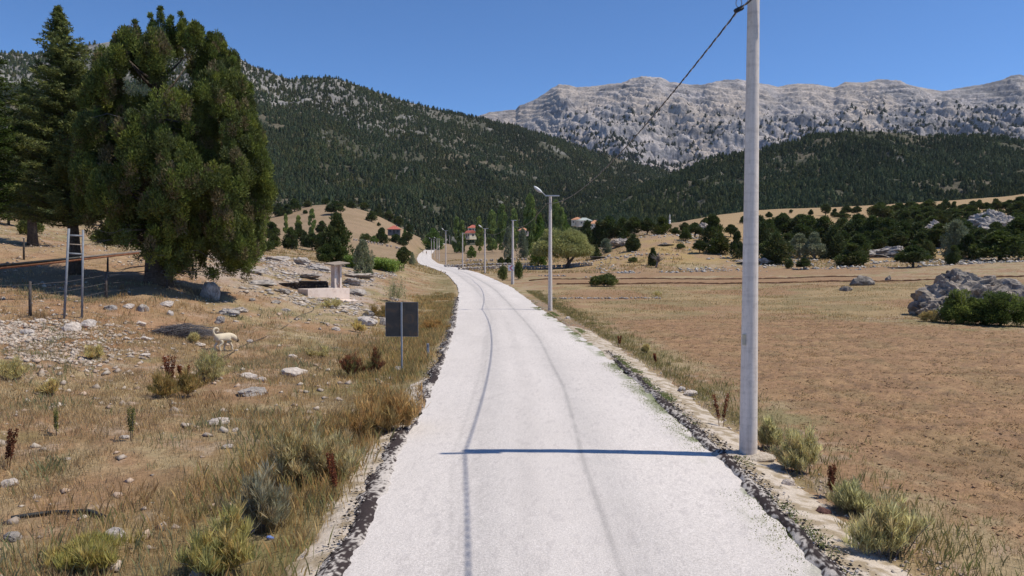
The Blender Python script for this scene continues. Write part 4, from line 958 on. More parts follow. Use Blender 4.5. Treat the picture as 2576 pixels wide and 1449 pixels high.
RL = [
 ('w', 418, 764, 34, 18, 'pale blocky rock in the edge of the juniper shade'),
 ('g', 357, 772, 28, 26, 'brown-sided boulder left of the pale blocky rock'),
 ('w', 321, 770, 30, 18, 'pale rock between brown boulder and rear of the steel frame'),
 ('g', 278, 774, 33, 14, 'low tilted rock below the wooden fence post'),
 ('w', 178, 822, 44, 36, 'cream rock heap at the foot of the steel frame'),
 ('w', 220, 812, 36, 28, 'cream rock just right of the frame foot'),
 ('w', 64, 834, 33, 18, 'white rock on the red earth bank at far left'),
 ('w', 99, 806, 33, 13, 'white rock under the near fence post'),
 ('w', 350, 812, 27, 15, 'rounded white rock left of the brushwood pile'),
 ('w', 361, 850, 33, 14, 'flat white rock below the brushwood pile'),
 ('w', 427, 786, 15, 18, 'small upright pale rock below the shaded block'),
 ('g', 551, 806, 22, 22, 'round grey stone above the dog'),
 ('w', 501, 867, 28, 12, 'pale stones just left of the dog'),
 ('w', 363, 893, 26, 9, 'flat pale stone left of the dog in dry grass'),
 ('s', 570, 783, 56, 22, 'flat grey slab right of the juniper shade'),
 ('w', 917, 806, 58, 30, 'large white angular rock left of the square sign'),
 ('g', 928, 789, 32, 22, 'grey rock behind the large white angular rock'),
 ('g', 962, 806, 24, 28, 'grey pointed rock touching the square sign panel'),
 ('w', 843, 827, 22, 13, 'round pale rock left of the large white rock'),
 ('g', 692, 758, 24, 11, 'grey rock on the slope left of the fountain'),
 ('w', 628, 857, 15, 9, 'small white stone right of the dog'),
 ('w', 735, 895, 24, 14, 'pale rounded rock above the dry grass in mid slope'),
 ('w', 737, 940, 64, 20, 'long flat whitish rock sunk in dry grass'),
 ('w', 621, 943, 44, 20, 'pinkish flat rock left of the long flat rock'),
 ('w', 655, 952, 27, 18, 'tilted white rock between two flat rocks'),
 ('g', 1003, 929, 32, 22, 'grey rock at the foot of the sign post'),
 ('g', 717, 779, 25, 9, 'small grey rock uphill of the black hose'),
 ('g', 633, 753, 17, 9, 'small grey rock below the drooping juniper branch'),
 ('s', 598, 777, 50, 18, 'flat pale slab below the drooping juniper branch'),
 ('w', 549, 1061, 58, 22, 'flat pale rock with dark underside in the dry grass'),
 ('w', 311, 1099, 24, 13, 'small white rock in the left foreground grass'),
 ('w', 591, 1081, 17, 15, 'small white stone right of the flat pale rock'),
 ('w', 284, 1342, 52, 46, 'big pinkish white rock beside the hose, bottom left'),
 ('w', 18, 1219, 38, 28, 'white rock cut by the left edge of the photo'),
 ('w', 787, 1210, 25, 17, 'pink rock in the weeds near the road edge'),
 ('w', 571, 1125, 28, 11, 'small pinkish stone in the middle of the dry grass'),
 ('g', 27, 1354, 52, 26, 'reddish grey rock in the bottom left corner'),
 ('g', 636, 986, 76, 20, 'wide sunken grey rock in front of the two flat rocks'),
 ('w', 169, 1159, 16, 8, 'tiny white stone in the left foreground'),
 ('w', 1735, 988, 42, 20, 'white rock on the right verge before the concrete pole'),
 ('w', 1714, 978, 26, 18, 'white stone touching the white rock on the right verge'),
 ('w', 1429, 798, 14, 9, 'small white stone right of the second pole'),
 ('w', 1984, 1217, 34, 26, 'bright white stone on the verge beyond the pole base'),
 ('w', 1955, 1178, 50, 16, 'flat whitish stone right of the pole base'),
 ('s', 693, 648, 66, 14, 'long pale slab on the ridge of the rocky slope'),
 ('s', 758, 655, 40, 24, 'craggy pale outcrop on the ridge behind the fountain'),
 ('s', 795, 670, 62, 20, 'pale slab running down behind the fountain pillar'),
 ('s', 636, 650, 30, 18, 'dark-seamed outcrop beside the juniper crown'),
 ('s', 882, 708, 44, 22, 'grey cracked outcrop right of the fountain pillar'),
 ('s', 888, 732, 56, 20, 'smooth pale outcrop right of the fountain trough'),
 ('s', 898, 692, 84, 15, 'long low slab below the silvery tree'),
 ('s', 775, 694, 60, 15, 'low slab left of the fountain pillar'),
 ('s', 655, 709, 68, 20, 'broad pale slab high on the left slope'),
 ('s', 715, 732, 36, 17, 'pale slab in front of the dark tank wall'),
 ('s', 634, 682, 52, 13, 'thin slab above the broad pale slab'),
 ('d', 2174, 702, 56, 36, 'large dark boulder in the golden grass at right'),
 ('d', 2130, 725, 30, 17, 'small dark boulder left of the large one'),
 ('d', 2236, 698, 18, 20, 'small standing grey boulder right of the large one'),
 ('d', 2493, 697, 32, 22, 'round grey boulder on top of the big outcrop'),
]
for r_ in RL: rock(*r_, lo=5, hi=140)
o = rock('w', 2072, 1284, 46, 26, 'dull red-brown stone on the right verge'); o.data = rock_mesh(71, M['redrock'], 3)
def outcrop(px0, px1, pyt, pyb, Y, label, seed, mat, n=16, depth=3.0, name='rock_outcrop'):
    k = Y / F; rng = np.random.default_rng(seed); cx = (px0 + px1) / 2; bx = (cx - CX) * k; bz = gz(bx, Y)
    bm = bmesh.new(); hw_ = (px1 - px0) / 2 * k; ht = zof(pyt, Y) - bz
    for i in range(n):
        a = rng.uniform(-1, 1); s_ = hw_ * (.22 + .26 * rng.random()) if i else hw_ * .9
        if i == 0: a = .1
        g = bmesh.ops.create_icosphere(bm, subdivisions=5 if i == 0 else 4, radius=1); V = np.array([v.co[:] for v in g['verts']])
        for _ in range(10):
            nr = rng.normal(size=3); nr /= np.linalg.norm(nr); V = V - np.clip(V @ nr - (.55 + .2 * rng.random()), 0, None)[:, None] * nr * .9
        V = V / .76; sc_ = 2.2 if i == 0 else 1.3
        nn = ridged(V[:, 0] * sc_ + V[:, 2] * sc_ * .8 + i * 3, V[:, 1] * sc_ + V[:, 2] * sc_ * 1.6, 6, seed + i) - .5
        V = V * (1 + nn * .55)[:, None]
        hh_ = ht * (1 - .5 * abs(a) ** 1.5) * (.5 + .5 * rng.random()) if i else ht * .72
        hh_ = min(hh_, s_ * 1.1) if i else hh_
        V = V * np.array([s_, min(s_ * .9, depth * .7), hh_ * .75]); V[:, 0] += a * (hw_ - s_ * .8); V[:, 1] += rng.uniform(-depth / 2, depth / 2) if i else 0; V[:, 2] += hh_ * .22 + (ht * .25 * (1 - abs(a)) if i else 0)
        for v, c in zip(g['verts'], V): v.co = c
    me = bpy.data.meshes.new(name); bm.to_mesh(me); bm.free(); me.materials.append(mat); o = link(name, me); o.location = (bx, Y, bz); tag(o, label, 'rock'); return o
outcrop(2305, 2520, 698, 780, 46, 'large craggy grey outcrop with bushes at its foot, far right', 5, M['darkrock'], 18, 2.6)
outcrop(2330, 2540, 662, 700, 56, 'craggy outcrop just behind the large one at right', 6, M['darkrock'], 14, 3)
rock('g', 522, 726, 56, 56, 'big grey leaning boulder under the huge juniper', bury=.05)
outcrop(2444, 2556, 520, 585, 215, 'pale rock crag rising out of the right-hand wood', 8, M['rock'], 26, 8)
outcrop(2325, 2380, 548, 575, 225, 'low pale crag left of the tall crag in the wood', 9, M['rock'], 8, 4)
outcrop(2235, 2300, 552, 578, 300, 'low grey ledge in the far golden field', 12, M['rock'], 8, 5)
outcrop(1745, 1790, 553, 580, 230, 'grey boulder on the hillock behind the juniper group', 13, M['rock'], 6, 4)
outcrop(1540, 1600, 598, 640, 182, 'grey rocky face under the hillock junipers', 14, M['rock'], 9, 5)
outcrop(1655, 1690, 612, 640, 170, 'small rock pile on the bare slope above the dead tree', 15, M['rock'], 7, 2)
outcrop(1480, 1560, 648, 662, 165, 'low broken rocks at the end of the stone wall', 16, M['rock'], 10, 3)
outcrop(1850, 1950, 650, 668, 146, 'scattered low rocks on the slope behind the concrete pole', 17, M['rock'], 12, 6)
outcrop(2150, 2300, 622, 650, 160, 'pale rubble clearing between the trees at right', 18, M['rock'], 16, 6)

# small stones (uncountable scatter)
def scatter(name, label, cat, n, region, size, mat, pal, seed, flat=.6):
    rng = np.random.default_rng(seed); x, y = region(rng, n); z = ground_z(x, y)
    t = np.array([(1, 0, 0), (-.5, .87, 0), (-.5, -.87, 0), (.3, .1, .9), (-.35, -.2, -.8)]); fc = np.array([(0, 1, 3), (1, 2, 3), (2, 0, 3), (1, 0, 4), (2, 1, 4), (0, 2, 4)])
    m = len(x); s_ = size[0] + (size[1] - size[0]) * rng.random(m) ** 3; a = rng.random(m) * 6.28
    v = t[None] * (1 + rng.normal(size=(m, 5, 3)) * .2); v[:, :, 2] *= flat
    vx = (v[:, :, 0] * np.cos(a)[:, None] - v[:, :, 1] * np.sin(a)[:, None]) * s_[:, None] + x[:, None]
    vy = (v[:, :, 0] * np.sin(a)[:, None] + v[:, :, 1] * np.cos(a)[:, None]) * s_[:, None] + y[:, None]
    vz = v[:, :, 2] * s_[:, None] + (z + s_ * .15)[:, None]
    col = np.repeat(pick(rng, pal, m)[:, None] * (.8 + .4 * rng.random((m, 1, 1))), 5, 1)
    me = mesh_np(name, np.stack([vx, vy, vz], -1).reshape(-1, 3), (fc[None] + (np.arange(m) * 5)[:, None, None]).reshape(-1, 3), mat, col.reshape(-1, 3))
    tag(link(name, me), label, cat, kind='stuff')
M['stone'] = mat_vcol('loose_stone', 12, (.75, 1.15), bs=.5, bd=.02)
WH = [(.50, .43, .37), (.42, .35, .30), (.44, .33, .26), (.34, .28, .24)]
def reg_left(rng, n):
    px_ = rng.random(n) * 1050 - 50; Y = 8 + 80 * rng.random(n) ** 1.3; x = (px_ - CX) / F * np.maximum(Y, 14)
    d = fbm(x * .3, Y * .3, 4, 404); scree = np.exp(-((px_ - 90) / 190) ** 2) * np.exp(-((Y - 24) / 3.2) ** 2)
    k_ = (rng.random(n) < sstep(.42, .62, d) * .5 * sstep(14, 24, Y) + .07 + scree) & (x < road_x(Y) - 4.2); return x[k_], Y[k_]
scatter('loose_stones', 'pale loose stones scattered over the left slope', 'stones', 15000, reg_left, (.015, .17), M['stone'], WH, 1)
def reg_scree(rng, n):
    px_ = rng.normal(size=n) * 120 + 90; Y = rng.normal(size=n) * 2.2 + 24; x = (px_ - CX) / F * Y; k_ = fbm(x * 1.1, Y * 1.1, 3, 5) > .42; return x[k_], Y[k_]
scatter('scree', 'white rubble on the bank at far left', 'stones', 5200, reg_scree, (.03, .13), M['stone'], WH, 2)
def reg_right(rng, n):
    Y = 4 + 60 * rng.random(n) ** 1.2; d = rng.random(n) * 1.5; x = road_x(Y) + road_w(Y) / 2 + .1 + d; return x, Y
scatter('verge_gravel', 'pale gravel along the right verge of the road', 'gravel', 9000, reg_right, (.012, .05), M['stone'], WH, 3)
def reg_tar(rng, n):
    sd_ = rng.random(n) < .45; Y = np.where(sd_, 4 + 24 * rng.random(n), 4 + 62 * rng.random(n)); d = rng.normal(size=n) * .15 + .10
    x = road_x(Y) + np.where(sd_, 1, -1) * (road_w(Y) / 2 + d); return x, Y
scatter('tar_crumbs', 'dark crumbled tar lining both road edges', 'tar', 19000, reg_tar, (.008, .036), M['stone'], [(.03, .024, .024), (.05, .036, .033), (.02, .018, .018), (.5, .45, .42)], 4, .5)
for o_ in (bpy.data.objects['tar_crumbs'],): o_.location.z += .07
def reg_field(rng, n):
    Y = 7 + 130 * rng.random(n) ** 1.2; px_ = 1500 + 1500 * rng.random(n); x = (px_ - CX) / F * np.maximum(Y, 14); k_ = x > road_x(Y) + road_w(Y) / 2 + 2.5; return x[k_], Y[k_]
scatter('field_clods', 'small reddish soil clods over the brown field', 'clods', 42000, reg_field, (.010, .045), M['stone'], [(.25, .15, .09), (.20, .12, .075), (.32, .20, .13), (.17, .105, .065)], 5, .5)
def reg_slope(rng, n):
    px_ = 1500 + 1100 * rng.random(n); Y = 120 + 90 * rng.random(n); x = (px_ - CX) / F * Y; k_ = fbm(x * .12, Y * .12, 4, 8) > .5; return x[k_], Y[k_]
scatter('slope_stones', 'grey stones strewn over the slopes around the junipers', 'stones', 9000, reg_slope, (.08, .55), M['stone'], [(.40, .37, .35), (.30, .28, .27), (.5, .46, .43)], 6)
def reg_ridge(rng, n):
    px_ = 540 + 460 * rng.random(n); Y = 42 + 60 * rng.random(n); x = (px_ - CX) / F * Y; k_ = fbm(x * .35, Y * .2, 4, 12) > .5; return x[k_], Y[k_]
scatter('ridge_stones', 'broken pale stones over the rocky slope behind the fountain', 'stones', 7000, reg_ridge, (.04, .32), M['stone'], [(.46, .41, .38), (.36, .32, .30), (.5, .42, .36)], 7, .45)

# dry stone walls and stone rows
def stone_row(px0, px1, py, Y, label, h=.4, seed=1, dens=1.0, name='stone_wall', Y2=None, fill=True):
    rng = random.Random(seed); k = Y / F; x0 = (px0 - CX) * k; x1 = (px1 - CX) * k; bm = bmesh.new(); n = int((x1 - x0) / (h * .62) * dens); Y2 = Y2 or Y
    o_x = (x0 + x1) / 2
    for i in range(n):
        t = (i + rng.random()) / n; x = x0 + (x1 - x0) * t; y = Y + (Y2 - Y) * t + rng.gauss(0, .15)
        for j in range(2 if fill else 1):
            s_ = h * rng.uniform(.35, .65); g = bmesh.ops.create_icosphere(bm, subdivisions=1, radius=1)
            mt_ = Matrix.Translation((x - o_x, y - Y, gz(x, y) + (j + .4) * h * .5 + rng.uniform(-.05, .03))) @ Matrix.Rotation(rng.uniform(0, 6), 4, 'Z') @ Matrix.Rotation(rng.uniform(-.5, .5), 4, 'X') @ Matrix.Diagonal((s_, s_ * .75, s_ * .6, 1))
            for v in g['verts']: v.co = v.co * rng.uniform(.8, 1.15)
            bmesh.ops.transform(bm, matrix=mt_, verts=g['verts'])
    me = bpy.data.meshes.new(name); bm.to_mesh(me); bm.free(); me.materials.append(M['rock']); o = link(name, me); o.location = (o_x, Y, 0); tag(o, label, 'wall')
stone_row(1392, 1662, 748, 66, 'low row of white stones across the near grass right of the second pole', .30, 1, .9, Y2=66, fill=False)
stone_row(1150, 1490, 662, 152, 'front dry stone wall across the field below the poplars', .75, 2, 1.2)
stone_row(1120, 1345, 650, 176, 'rear dry stone wall behind the light poles', .75, 3, 1.1)
stone_row(1355, 1425, 688, 112, 'short broken stone row in the brown field left of the willow', .45, 4, .8, fill=False)
stone_row(1470, 1530, 693, 108, 'sparse stone row in the field above the round bush', .35, 5, .5, fill=False)
stone_row(1420, 1700, 660, 160, 'tumbled stone line under the rocky hillock', .6, 6, .6, Y2=158, fill=False)
stone_row(880, 1060, 640, 190, 'faint stone terrace wall left of the road bend', .7, 7, .6, fill=False)
stone_row(890, 1040, 606, 330, 'dark terrace wall below the red-roofed house', 1.0, 8, .5)
stone_row(1160, 1330, 634, 225, 'low terrace wall at the foot of the poplars', .8, 9, .6)
for i, (a, b_, Yr) in enumerate(((1400, 2700, 88), (1330, 2180, 101))):
    k = Yr / F; rg = random.Random(i); pts = []; rad_ = []
    xx = np.arange((a - CX) * k, (b_ - CX) * k, .35)
    for x in xx:
        y = Yr + (fbm(x * .1, 0, 2, i) - .5) * 2; pts.append((x, float(y), gz(x, float(y)) + .05)); rad_.append(.06 + .10 * rg.random())
    o = MB().tube(pts, rad_, 6).build('soil_ridge', M['soil']); tag(o, kind='structure')

# ================================================================== grass and weeds
def blades(name, label, cat, n_tuft, per, region, h, w, pal, seed, lean=.45, spread=.12, mat='grass', kind='stuff'):
    rng = np.random.default_rng(seed); x, y, sc = region(rng, n_tuft); m = len(x)
    cx_ = np.repeat(x, per); cy_ = np.repeat(y, per); sc_ = np.repeat(sc, per); N_ = m * per
    bx = cx_ + rng.normal(size=N_) * spread * sc_; by = cy_ + rng.normal(size=N_) * spread * sc_; bz = ground_z(bx, by) - .02
    hh = h * sc_ * (.5 + .8 * rng.random(N_)); a = rng.random(N_) * 6.28; ln = lean * rng.random(N_)
    dx = np.cos(a) * ln * hh; dy = np.sin(a) * ln * hh; b2 = rng.random(N_) * 3.14; wx = np.cos(b2) * w * .5 * (.36 + by / 28); wy = np.sin(b2) * w * .5 * (.36 + by / 28)
    p0 = np.stack([bx - wx, by - wy, bz], 1); p1 = np.stack([bx + wx, by + wy, bz], 1); p2 = np.stack([bx + dx * .4 + wx * .7, by + dy * .4 + wy * .7, bz + hh * .6], 1); p3 = np.stack([bx + dx, by + dy, bz + hh], 1)
    V = np.stack([p0, p1, p2, p3], 1).reshape(-1, 3)
    tc_ = pick(rng, pal, m) * (.8 + .4 * rng.random((m, 1))); col = np.repeat(np.repeat(tc_, per, 0) * (.7 + .6 * rng.random((N_, 1))), 4, 0)
    me = mesh_np(name, V, np.arange(N_ * 4).reshape(-1, 4), M[mat], col); o = link(name, me); tag(o, label, cat, kind=kind); print(name, N_); return o
def rl(lo, hi, thr, sd_, base=.25, pmin=-120, pmax=1130, pw=1.4):
    def f(rng, n):
        Y = lo + (hi - lo) * rng.random(n) ** pw; px_ = pmin + (pmax - pmin) * rng.random(n); x = (px_ - CX) / F * np.maximum(Y, 14)
        d = fbm(x * .5, Y * .5, 4, sd_); dist = road_x(Y) - road_w(Y) / 2 - x
        k_ = (rng.random(n) < base + (1 - base) * sstep(thr, thr + .12, d)) & (dist > .5 + .3 * rng.random(n)); return x[k_], Y[k_], (.6 + .8 * d)[k_]
    return f
DRY = [(.38, .30, .18), (.44, .355, .22), (.31, .245, .15), (.26, .20, .125), (.38, .275, .16)]
GRN = [(.16, .18, .07), (.20, .20, .085), (.13, .155, .065)]
BRN = [(.26, .17, .09), (.32, .21, .11), (.34, .24, .12)]
blades('dry_grass', 'dry straw-coloured grass covering the left foreground', 'grass', 24000, 12, rl(3, 34, .45, 501, .4), .12, .009, DRY, 11)
blades('dry_grass', 'short dry grass on the slope around the fountain', 'grass', 9000, 7, rl(30, 120, .45, 502, .25), .13, .012, DRY, 12)
blades('weeds', 'grey-green weeds among the dry grass on the left', 'weeds', 4500, 11, rl(3, 38, .55, 503, .03), .19, .011, [(.15, .16, .08), (.19, .20, .11), (.22, .22, .14)], 13, .5)
blades('dry_weeds', 'taller brown dry weeds on the left foreground', 'weeds', 1300, 14, rl(3, 40, .55, 504, .03), .22, .010, BRN, 14, .5)
def edge_left(rng, n):
    Y = 3 + 70 * rng.random(n) ** 1.3; d = .55 + np.abs(rng.normal(size=n)) * 1.4; x = road_x(Y) - road_w(Y) / 2 - d; s_ = fbm(x * .5, Y * .35, 3, 51); k_ = rng.random(n) < sstep(.3, .5, s_); return x[k_], Y[k_], (.5 + 1.1 * s_)[k_]
blades('roadside_grass', 'tall orange and green grass lining the left road edge', 'grass', 3600, 15, edge_left, .24, .011, [(.31, .21, .10), (.30, .23, .11), (.18, .18, .08), (.36, .27, .13), (.22, .18, .09)], 15, .5, .14)
def edge_right(rng, n):
    Y = 3 + 75 * rng.random(n) ** 1.3; d = 1.15 + np.abs(rng.normal(size=n)) * .75; x = road_x(Y) + road_w(Y) / 2 + d; s_ = fbm(x * .5, Y * .35, 3, 52); return x, Y, (.4 + .9 * s_)
blades('roadside_grass', 'dull green and straw grass along the right verge', 'grass', 2600, 11, edge_right, .17, .009, [(.24, .20, .09), (.17, .175, .07), (.32, .25, .12), (.20, .18, .10)], 16, .5, .13)
def field_stub(rng, n):
    Y = 6 + 40 * rng.random(n) ** 1.2; px_ = 1450 + 1600 * rng.random(n); x = (px_ - CX) / F * np.maximum(Y, 14); k_ = x > road_x(Y) + road_w(Y) / 2 + 2.4; return x[k_], Y[k_], .4 + .7 * fbm(x * .6, Y * .6, 3, 9)[k_]
blades('stubble', 'sparse straw stubble across the brown field', 'stubble', 30000, 6, field_stub, .06, .012, [(.36, .26, .15), (.28, .20, .12), (.20, .17, .09), (.30, .19, .11)], 17, 1.4, .10)
def field_far(rng, n):
    Y = 42 + 46 * rng.random(n); px_ = 1390 + 1400 * rng.random(n); x = (px_ - CX) / F * Y; d = fbm(x * .25, Y * .25, 4, 14); k_ = (rng.random(n) < .3 + sstep(.42, .6, d)) & (x > road_x(Y) + road_w(Y) / 2 + 1); return x[k_], Y[k_], (.5 + .9 * d)[k_]
blades('meadow_grass', 'golden and green meadow grass beyond the brown field', 'grass', 6500, 7, field_far, .13, .014, [(.33, .23, .12), (.28, .20, .10), (.20, .18, .09), (.36, .27, .15)], 18, .5, .3)
def far_g(rng, n):
    Y = 125 + 130 * rng.random(n); px_ = 650 + 1950 * rng.random(n); x = (px_ - CX) / F * Y; d = fbm(x * .1, Y * .1, 4, 15); k_ = (rng.random(n) < sstep(.4, .6, d)) & (np.abs(x - road_x(Y)) > road_w(Y) / 2 + .5); return x[k_], Y[k_], (.5 + .9 * d)[k_]
blades('hillside_grass', 'dry tufts on the slopes in the middle distance', 'grass', 9000, 6, far_g, .35, .03, [(.36, .26, .13), (.30, .22, .11), (.22, .20, .10)], 19, .5, .5)
def creep(rng, n):
    Y = 6 + 55 * rng.random(n); d = -.55 + .9 * rng.random(n); x = road_x(Y) + road_w(Y) / 2 + d; k_ = fbm(x * 1.2, Y * .5, 3, 67) > .57; return x[k_], Y[k_], np.ones(k_.sum())
o_ = blades('creeping_weeds', 'low green weeds creeping onto the right road edge', 'weeds', 5000, 12, creep, .03, .022, [(.12, .155, .06), (.16, .18, .08)], 20, 1.2, .08)
o_.location.z += .13

def shrub(px, pyb, pyt, wpx, label, pal, seed, n=40, leafn=200, L=.16, Wd=.012, name='shrub', cat='shrub', up=1.4, Yf=None, group=None, mat='grass', stems=26):
    p = hit(px, pyb, 4, 200) if Yf is None else Vector(((px - CX) / F * Yf, Yf, gz((px - CX) / F * Yf, Yf)))
    k = p.y / F; w = wpx * k; h = (pyb - pyt) * k * 1.05; rng = np.random.default_rng(seed); cen = []; rad = []
    o = empty(name, p, 0, label, cat, group); b = MB(); rg = random.Random(seed)
    if name == 'bush':
        for i in range(n):
            a = rng.random() * 6.28; q = rng.random() ** .5 * .5 * w * .8; z = h * (.08 + .72 * rng.random() * math.cos(q / w * 2.2)) * rng.uniform(.75, 1.15)
            cen.append((math.cos(a) * q, math.sin(a) * q, z)); u_ = rng.uniform(.06, .15); rad.append((w * u_, w * u_, w * u_ * .8))
        V, Fc, cc = leaves(rng, cen, rad, leafn, L, Wd, pick(rng, pal, n), up=up, outw=.7, shell=.3, cvar=.4)
        for i in range(stems):
            a = rg.random() * 6.28; q = rg.random() * .5 * w; b.tube([(0, 0, -.05), (math.cos(a) * q * .4, math.sin(a) * q * .4, h * .4), (math.cos(a) * q, math.sin(a) * q, h * rg.uniform(.6, 1.0))], [.012, .008, .003], 4)
    else:
        ns = int(n * 1.6); cl = [(rng.normal() * w * .17, rng.normal() * w * .15, rng.uniform(.55, 1.1)) for _ in range(max(3, n // 8))]
        for i in range(ns):
            cx_, cy_, ch = cl[rng.integers(len(cl))]; bx, by = cx_ + rng.normal() * w * .05, cy_ + rng.normal() * w * .05
            a = rng.random() * 6.28; ln = abs(rng.normal()) * .20 * w; hh = h * ch * rng.uniform(.5, 1.0) * (1 - min(.5, ln / w))
            tx, ty = bx + math.cos(a) * ln, by + math.sin(a) * ln
            if i % 3 == 0: b.tube([(bx, by, -.04), ((bx + tx) / 2, (by + ty) / 2, hh * .55), (tx, ty, hh)], [.006, .005, .002], 4)
            for t in (.35, .5, .65, .8, .95): cen.append((bx + (tx - bx) * t ** 1.3, by + (ty - by) * t ** 1.3, hh * t)); rad.append((w * .035, w * .035, hh * .09))
        V, Fc, cc = leaves(rng, cen, rad, max(8, leafn // 8), L, Wd, pick(rng, pal, len(cen)), up=up * 1.2, outw=.6, shell=.0, cvar=.5)
    link('foliage', mesh_np('foliage', V, Fc, M[mat], cc), o)
    b.build('stems', M['twig'], o); return o
YG = [(.38, .37, .19), (.44, .42, .23), (.33, .31, .17), (.32, .27, .15)]
SH = [(1938, 1135, 1060, 80, 'pale yellow-green bush just right of the nearest pole base'), (2020, 1190, 1085, 120, 'wide pale yellow-green bush second right of the pole base'), (2215, 1395, 1255, 190, 'yellowish straggling bush near the bottom right verge'), (2130, 1290, 1215, 110, 'dull straw-green bush between the two yellowish bushes'),
      (530, 960, 880, 110, 'pale yellow-green feathery bush just below the dog'), (640, 880, 830, 10, None), (905, 838, 805, 42, 'small green tuft in front of the white angular rock'), (810, 900, 868, 60, 'small green tuft in the mid slope'), (120, 1000, 965, 50, 'small lime tuft in the left grass'),
      (235, 905, 875, 50, 'lime-green tuft below the white scree'), (40, 960, 905, 80, 'pale green tuft by the left edge'), (490, 865, 835, 36, 'thin green tuft between the brushwood and the dog'), (1620, 888, 868, 30, 'small lime tuft at the field edge'), (1655, 745, 728, 30, 'pale green tuft in the meadow left of the pole'), (830, 775, 752, 60, 'yellow-green tuft in front of the fountain trough')]
for i, e in enumerate(SH):
    if e[4]: shrub(*e, YG, 30 + i, n=26 if e[3] < 90 else 60, leafn=170, L=.13, Wd=.011)
shrub(440, 1000, 925, 130, 'olive-brown weed clump left of centre in the grass', [(.20, .17, .08), (.15, .14, .06), (.26, .20, .10)], 60, 40)
shrub(780, 1210, 1050, 190, 'grey-green wormwood clump beside the road edge', [(.26, .26, .16), (.33, .31, .20), (.30, .24, .14)], 61, 46)
shrub(680, 1330, 1190, 170, 'bluish grey weed clump in the foreground', [(.26, .25, .18), (.34, .31, .23), (.28, .22, .14)], 62, 40)
shrub(940, 1100, 950, 180, 'orange-brown dry grass clump before the square sign', [(.40, .26, .12), (.46, .32, .15), (.30, .23, .11)], 63, 50, L=.2)
shrub(1090, 835, 790, 90, 'orange dry clump right of the square sign', [(.34, .22, .09), (.28, .20, .08)], 64, 30)
shrub(900, 950, 870, 90, 'dark red-brown dead weed clump left of the sign post', [(.12, .045, .03), (.18, .08, .045), (.15, .14, .06)], 65, 26)
shrub(560, 1440, 1290, 200, 'green and straw tuft at the bottom edge, left of the road', [(.30, .28, .11), (.38, .31, .14), (.24, .24, .10)], 66, 44)
shrub(200, 1449, 1405, 230, 'lush green-yellow tuft in the bottom left grass', [(.34, .32, .11), (.40, .33, .14)], 67, 44, Yf=8.4)
shrub(985, 762, 690, 84, 'thin willowy sapling with sparse grey-green leaves behind the sign', [(.20, .22, .12), (.26, .27, .16)], 68, 40, 60, .12, .02, 'sapling', 'sapling')
shrub(960, 800, 762, 80, 'straw-brown bush at the foot of the willowy sapling', [(.28, .20, .09), (.22, .18, .08)], 69, 30)
# bushes at the right outcrop
GB = [(.085, .115, .032), (.12, .15, .04), (.06, .085, .028)]
shrub(2425, 805, 716, 120, 'dense green bush in front of the large outcrop', GB, 80, 70, 240, .10, .05, 'bush', 'bush', .5, 40)
shrub(2520, 822, 715, 140, 'dense green bush at the right edge before the outcrop', GB, 81, 70, 320, .10, .05, 'bush', 'bush', .5, 39)
shrub(2350, 790, 760, 70, 'straw-coloured bush at the left foot of the outcrop', [(.30, .24, .11), (.2, .18, .09)], 82, 30, 150, .12, .02, 'bush', 'bush', .8, 41)
# dock stalks
for i, (px_, pyb, pyt, lb) in enumerate([(1558, 872, 848, 'short dark dock stalk at the field edge beyond the second pole'), (1650, 915, 893, 'tiny dark dock stalk in the verge grass'), (1815, 1078, 1000, 'tall rust-brown dock stalk left of the pole'), (428, 985, 905, 'cluster of dark dock spikes in the mid-left grass'), (462, 975, 925, 'short dark dock spikes right of the taller cluster'), (15, 1190, 1095, 'dark leaning dock stalk at the left edge'), (2090, 1255, 1180, 'rust-brown dock stalk behind the verge bushes'), (850, 1260, 1150, 'reddish dock stalk in the wormwood clump'), (142, 1100, 1040, 'thin olive dock stalk in the left grass'), (330, 1110, 1030, 'green leaning stalk in the left grass')]):
    p = hit(px_, pyb); h = (pyb - pyt) * p.y / F * 1.05; o = empty('dock_plant', p, 0, lb, 'plant'); rg = random.Random(i); rng = np.random.default_rng(i)
    b = MB(); cen = []; rad = []
    for s_ in range(5 if 'cluster' in lb or 'spikes' in lb else 2):
        lx, ly = rg.uniform(-.25, .25) * h, rg.uniform(-.2, .2) * h; b.tube([(lx * .2, ly * .2, -.05), (lx * .6, ly * .6, h * .5), (lx, ly, h * rg.uniform(.8, 1))], [.008, .006, .003], 5)
        for q in np.linspace(.35, 1, 9): cen.append((lx * q, ly * q, h * q * .95)); rad.append((.025, .025, .05))
    b.build('stalk', M['rust'] if 'olive' not in lb and 'green' not in lb else M['twig'], o)
    V, Fc, cc = leaves(rng, cen, rad, 34, .035, .02, pick(rng, [(.13, .05, .03), (.17, .07, .04), (.09, .035, .025)] if 'olive' not in lb and 'green' not in lb else [(.16, .16, .06), (.2, .19, .08)], len(cen)), up=.8, shell=.1)
    link('seed_head', mesh_np('seed_head', V, Fc, M['grass'], cc), o)

